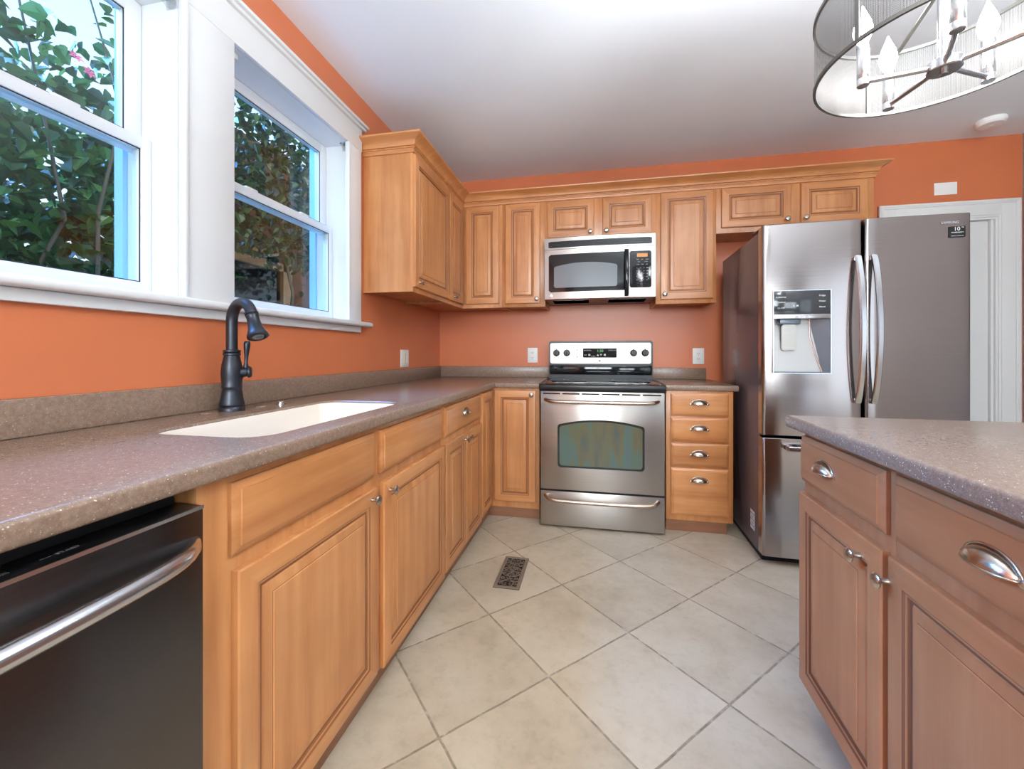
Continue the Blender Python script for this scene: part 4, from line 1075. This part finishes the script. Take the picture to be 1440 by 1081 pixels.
# roller blind brackets left in the window heads
br = thing('blind_bracket', 'clear plastic blind bracket at the top right of the left window', 'bracket', (0.0, 0, 0), 0, 'clear blind brackets in the window heads')
b = new(); box(b, (-0.042, -0.004, -0.034), (0.004, 0, 0), 0.002); box(b, (-0.042, -0.028, -0.004), (0.004, -0.004, 0), 0.001); lathe(b, [(0.016, 0), (0.017, 0.008), (0.012, 0.022), (0, 0.024)], T(-0.018, -0.004, -0.019) @ R(PI / 2, 'X'), 20); obj('housing', b, CLEARP, br)
b = new(); lathe(b, [(0.003, 0), (0.003, 0.002), (0, 0.002)], T(-0.034, -0.0285, -0.002) @ R(PI / 2, 'X'), 10); lathe(b, [(0.003, 0), (0.003, 0.002), (0, 0.002)], T(-0.003, -0.0285, -0.002) @ R(PI / 2, 'X'), 10); obj('screw', b, RUBBER, br)
br.location = (0.001, 1.0715, 2.2398)
copy_thing(br, (0.001, 2.008, 2.2398), 0, 'clear plastic blind bracket at the top right of the right window')
bw = thing('blind_clip', 'small white blind clip at the top left of the right window', 'bracket', (-0.002, 1.2615, 2.2395))
b = new(); box(b, (-0.05, 0.0005, -0.020), (-0.020, 0.060, -0.0005), 0.002); obj('clip', b, WHITE, bw)

# ------------------------------------------------------------------ chandelier
CX, CY, CZ = 2.1646, 1.224, 1.85
CR, CH = 0.266, 0.187
ch = thing('drum_chandelier', 'round wire-mesh drum chandelier with five lit candle bulbs above the island', 'chandelier', (CX, CY, CZ))
def hoop(b, r, z, hh, th):
    n = 72; vs = []; fs = []
    for k in range(n):
        a = 2 * PI * k / n; c, s = math.cos(a), math.sin(a)
        vs += [((r - th) * c, (r - th) * s, z), (r * c, r * s, z), (r * c, r * s, z + hh), ((r - th) * c, (r - th) * s, z + hh)]
    for k in range(n):
        k2 = (k + 1) % n
        for j in range(4): fs.append((4 * k + j, 4 * k2 + j, 4 * k2 + (j + 1) % 4, 4 * k + (j + 1) % 4))
    put(b, vs, fs)
b = new(); hoop(b, CR, 0, 0.009, 0.007); obj('lower_ring', b, RING, ch)
b = new(); hoop(b, CR, CH - 0.006, 0.009, 0.007); obj('upper_ring', b, RING, ch)
me = bpy.data.meshes.new('mesh_shade'); n = 96; r = CR - 0.0035
vs = [(r * math.cos(2 * PI * k / n), r * math.sin(2 * PI * k / n), z) for z in (0.008, CH - 0.005) for k in range(n)]
me.from_pydata(vs, [], [(k, (k + 1) % n, n + (k + 1) % n, n + k) for k in range(n)])
uv = me.uv_layers.new(name='uv'); pit = 0.0026
for p in me.polygons:
    for li in p.loop_indices:
        vi = me.loops[li].vertex_index; k = vi % n; kk = k if not (p.index == n - 1 and k == 0) else n
        uv.data[li].uv = (round(2 * PI * r / pit / n) * kk, (vs[vi][2] - 0.008) / pit)
    p.use_smooth = True
me.materials.append(MESHM); so = bpy.data.objects.new('mesh_shade', me); COL.objects.link(so); so.parent = ch
a1, a2 = math.atan2(1.117 - CY, 1.903 - CX), math.atan2(1.466 - CY, 2.22 - CX)
for a in (a1, a1 + 2 * PI / 3 + 0.35, a1 - 2 * PI / 3 + 0.2):
    b = new(); box(b, (CR - 0.0075, -0.006, 0.004), (CR + 0.001, 0.006, CH), 0.001, 1, R(a)); obj('shade_strap', b, RING, ch)
for a in (a2, a2 + 2 * PI / 3, a2 - 2 * PI / 3):
    b = new(); box(b, (0.008, -0.006, CH - 0.004), (CR - 0.006, 0.006, CH - 0.001), 0.001, 1, R(a)); obj('spider_arm', b, RING, ch)
hz = -0.034
b = new(); lathe(b, [(0.032, hz), (0.034, hz + 0.002), (0.034, hz + 0.022), (0.032, hz + 0.024), (0, hz + 0.024)], None, 32); hb = obj('hub', b, STEELB, ch)
b = new(); lathe(b, [(0.007, hz - 0.008), (0.008, hz - 0.007), (0.008, hz - 0.0002), (0, hz - 0.0002)], None, 18); obj('finial', b, CHROME, hb)
b = new(); tube(b, [(0, 0, hz + 0.024), (0, 0, CH + 0.04)], 0.0125, 20); tube(b, [(0, 0, CH + 0.04), (0, 0, CEIL - CZ - 0.02)], 0.006, 14); obj('stem', b, STEELB, ch)
b = new(); lathe(b, [(0.02, CEIL - CZ - 0.035), (0.062, CEIL - CZ - 0.022), (0.065, CEIL - CZ - 0.0005), (0, CEIL - CZ - 0.0005)], None, 32); obj('ceiling_canopy', b, STEELB, ch)
SR = 0.164
for k in range(5):
    a = math.radians(26 + 72 * k); px, py = SR * math.cos(a), SR * math.sin(a)
    b = new(); z = hz + 0.012; tube(b, [(0.031 * math.cos(a), 0.031 * math.sin(a), z), (px * 0.93, py * 0.93, z)], 0.0064, 12); obj('arm', b, STEELB, hb, 50)
    b = new(); M = T(px, py, 0)
    lathe(b, [(0.012, hz + 0.000), (0.0135, hz + 0.0015), (0.0135, hz + 0.018), (0.0130, hz + 0.019), (0.0136, hz + 0.020), (0.0136, hz + 0.108), (0.012, hz + 0.110), (0, hz + 0.110)], M, 22); cs = obj('candle_sleeve', b, STEELB, ch, 40)
    b = new(); lathe(b, [(0.008, 0), (0.010, 0.003), (0.0165, 0.017), (0.0205, 0.032), (0.0205, 0.043), (0.016, 0.062), (0.0085, 0.082), (0.004, 0.094), (0.0015, 0.102), (0, 0.1035)], T(px, py, hz + 0.1103), 20); obj('bulb', b, BULB, cs, 60)

# ------------------------------------------------------------------ outdoors
bm = new(); box(bm, (-14, -10, -0.75), (-0.3, 14, -0.6)); struct('ground', bm, GRASS)
rnd = random.Random(11)
def leaves(count, sample, size, droop=0.5):
    """one mesh of folded heart-shaped leaves; sample() gives a point."""
    vs, fs = [], []
    shape = [(0, 0), (0.36, 0.18), (0.44, 0.48), (0.25, 0.80), (0, 1.08), (-0.25, 0.80), (-0.44, 0.48), (-0.36, 0.18)]
    for _ in range(count):
        p = Vector(sample()); s = size * rnd.uniform(0.6, 1.25)
        yaw = rnd.uniform(0, 2 * PI); pitch = rnd.gauss(-droop, 0.5); roll = rnd.gauss(0, 0.5)
        M = Matrix.Rotation(yaw, 3, 'Z') @ Matrix.Rotation(pitch, 3, 'X') @ Matrix.Rotation(roll, 3, 'Y')
        i0 = len(vs)
        for x, y in shape: vs.append(tuple(p + M @ Vector((x * s, y * s, abs(x) * 0.35 * s - 0.12 * s * y * y))))
        fs += [(i0, i0 + 1, i0 + 2, i0 + 3, i0 + 4), (i0, i0 + 4, i0 + 5, i0 + 6, i0 + 7)]
    return vs, fs
def mesh_obj(name, vs, fs, m, parent):
    me = bpy.data.meshes.new(name); me.from_pydata(vs, [], fs); me.materials.append(m)
    o = bpy.data.objects.new(name, me); COL.objects.link(o); o.parent = parent; return o
def shrub(name, label, cat, loc, count, sample, size, m, stems, group='shrubs and trees outside the windows', extra=None):
    r = thing(name, label, cat, loc, 0, group)
    vs, fs = leaves(count, sample, size); mesh_obj('foliage', vs, fs, m, r)
    b = new()
    for pts, rad in stems: tube(b, pts, [rad * (1 - 0.75 * i / (len(pts) - 1)) for i in range(len(pts))], 6)
    obj('stem', b, STEM, r, 60)
    return r
def wander(p0, p1, n=7, j=0.12):
    p0, p1 = Vector(p0), Vector(p1)
    return [p0 + (p1 - p0) * (i / (n - 1)) + (Vector((rnd.uniform(-j, j), rnd.uniform(-j, j), 0)) if 0 < i < n - 1 else Vector((0, 0, 0))) for i in range(n)]
# big leafy shrub filling the left window: dense below, thinning at the top
def s1():
    while True:
        z = rnd.uniform(0.2, 3.5); y = rnd.uniform(-1.35, 0.62); d = rnd.random() ** 1.5
        dens = 1.0 if z < 2.75 else max(0.22, 0.9 - (z - 2.75) * 0.8)
        if rnd.random() < dens: return (0.10 - d * 0.75, y + 0.0, z)
LSH = shrub('leafy_shrub', 'tall broad-leaved green shrub filling the left window', 'shrub', (-1.45, 1.75, -0.6), 11500, s1, 0.082, LEAF,
      [(wander((-0.3 + 0.1 * k, -1.0 + 0.25 * k, 0), (-0.2 + 0.05 * k, -1.1 + 0.28 * k, 3.6 + 0.1 * (k % 3))), 0.018) for k in range(7)])
# low bright growth at the foot of the left window
def s2():
    return (rnd.uniform(-0.12, 0.14), rnd.uniform(-0.85, 0.75), 1.55 + 0.42 * rnd.random() ** 1.8)
shrub('young_shrub', 'low bright green shrub close outside the bottom of the left window', 'shrub', (-0.95, 1.55, -0.6), 520, s2, 0.10, leaf_mat('bright_leaf', srgb(66, 110, 58), srgb(96, 146, 72), srgb(140, 180, 104)),
      [(wander((0, -0.7 + 0.24 * k, 0), (0, -0.7 + 0.24 * k, 1.75), 6, 0.05), 0.007) for k in range(7)])
# darker tree for the right window, open around the neighbour's window frame
def s3():
    while True:
        y = rnd.uniform(-0.95, 2.6); z = rnd.uniform(0.4, 4.7); x = rnd.uniform(-0.42, 0.4)
        dens = 0.95 if z > 2.75 else 0.03
        if rnd.random() < dens: return (x, y, z)
shrub('dark_tree', 'dark dense evergreen behind the right window', 'tree', (-2.15, 3.5, -0.6), 6500, s3, 0.085, LEAFD,
      [(wander((0, -0.9 + 0.7 * k, 0), (0, -1.0 + 0.75 * k, 4.2), 8, 0.15), 0.03) for k in range(5)])
def s4():
    while True:
        y = rnd.uniform(-4.2, 1.45); z = rnd.uniform(0.3, 3.6); x = rnd.uniform(-0.5, 0.3)
        if rnd.random() < (1.0 if z < 2.7 else 0.5): return (x, y, z)
shrub('hedge_shrub', 'deep green hedge standing further back behind the left window shrub', 'hedge', (-3.0, 1.6, -0.6), 4200, s4, 0.16, LEAFD,
      [(wander((0, -3.5 + 0.9 * k, 0), (0, -3.5 + 0.9 * k, 3.2), 6, 0.15), 0.03) for k in range(6)])
# pink blossom in the top of the left shrub
b = new()
for k in range(6):
    a = 2 * PI * k / 6
    put(b, [(0, 0, 0), (0.022 * math.cos(a - 0.4), 0.022 * math.sin(a - 0.4), 0.016), (0.040 * math.cos(a), 0.040 * math.sin(a), 0.012), (0.022 * math.cos(a + 0.4), 0.022 * math.sin(a + 0.4), 0.016)], [(0, 1, 2, 3)], T(0.17, -0.15, 3.205) @ R(1.0, 'Y'))
    put(b, [(0, 0, 0), (0.020 * math.cos(a - 0.4), 0.020 * math.sin(a - 0.4), 0.016), (0.034 * math.cos(a), 0.034 * math.sin(a), 0.012), (0.020 * math.cos(a + 0.4), 0.020 * math.sin(a + 0.4), 0.016)], [(0, 1, 2, 3)], T(0.17, -0.095, 3.165) @ R(1.3, 'Y'))
bo = obj('blossom', b, PINK, LSH); bo['label'] = 'pink blossom'
# neighbour's brown wall with a wooden window
nh = thing('neighbour_house', 'brown neighbouring house wall with a tan wooden window behind the right window', 'house', (-3.2, 4.2, -0.6))
b = new(); box(b, (-0.3, -0.8, 0), (0, 6.5, 4.6)); obj('wall', b, BRICK, nh)
HY, HZ = 5.29 - 4.2, 2.50 + 0.6   # upper right corner of that window
b = new()
box(b, (0.001, HY - 1.3, HZ - 0.02), (0.06, HY + 0.10, HZ + 0.05)); box(b, (0.001, HY - 1.3, HZ - 0.20), (0.07, HY, HZ - 0.09)); box(b, (0.001, HY - 0.10, HZ - 1.3), (0.07, HY, HZ - 0.09)); box(b, (0.001, HY, HZ - 1.3), (0.05, HY + 0.10, HZ + 0.05))
wf = obj('window_frame', b, TANW, nh)
b = new(); box(b, (0.002, HY - 1.3, HZ - 1.3), (0.012, HY - 0.10, HZ - 0.02)); obj('pane', b, BLACKG, wf)
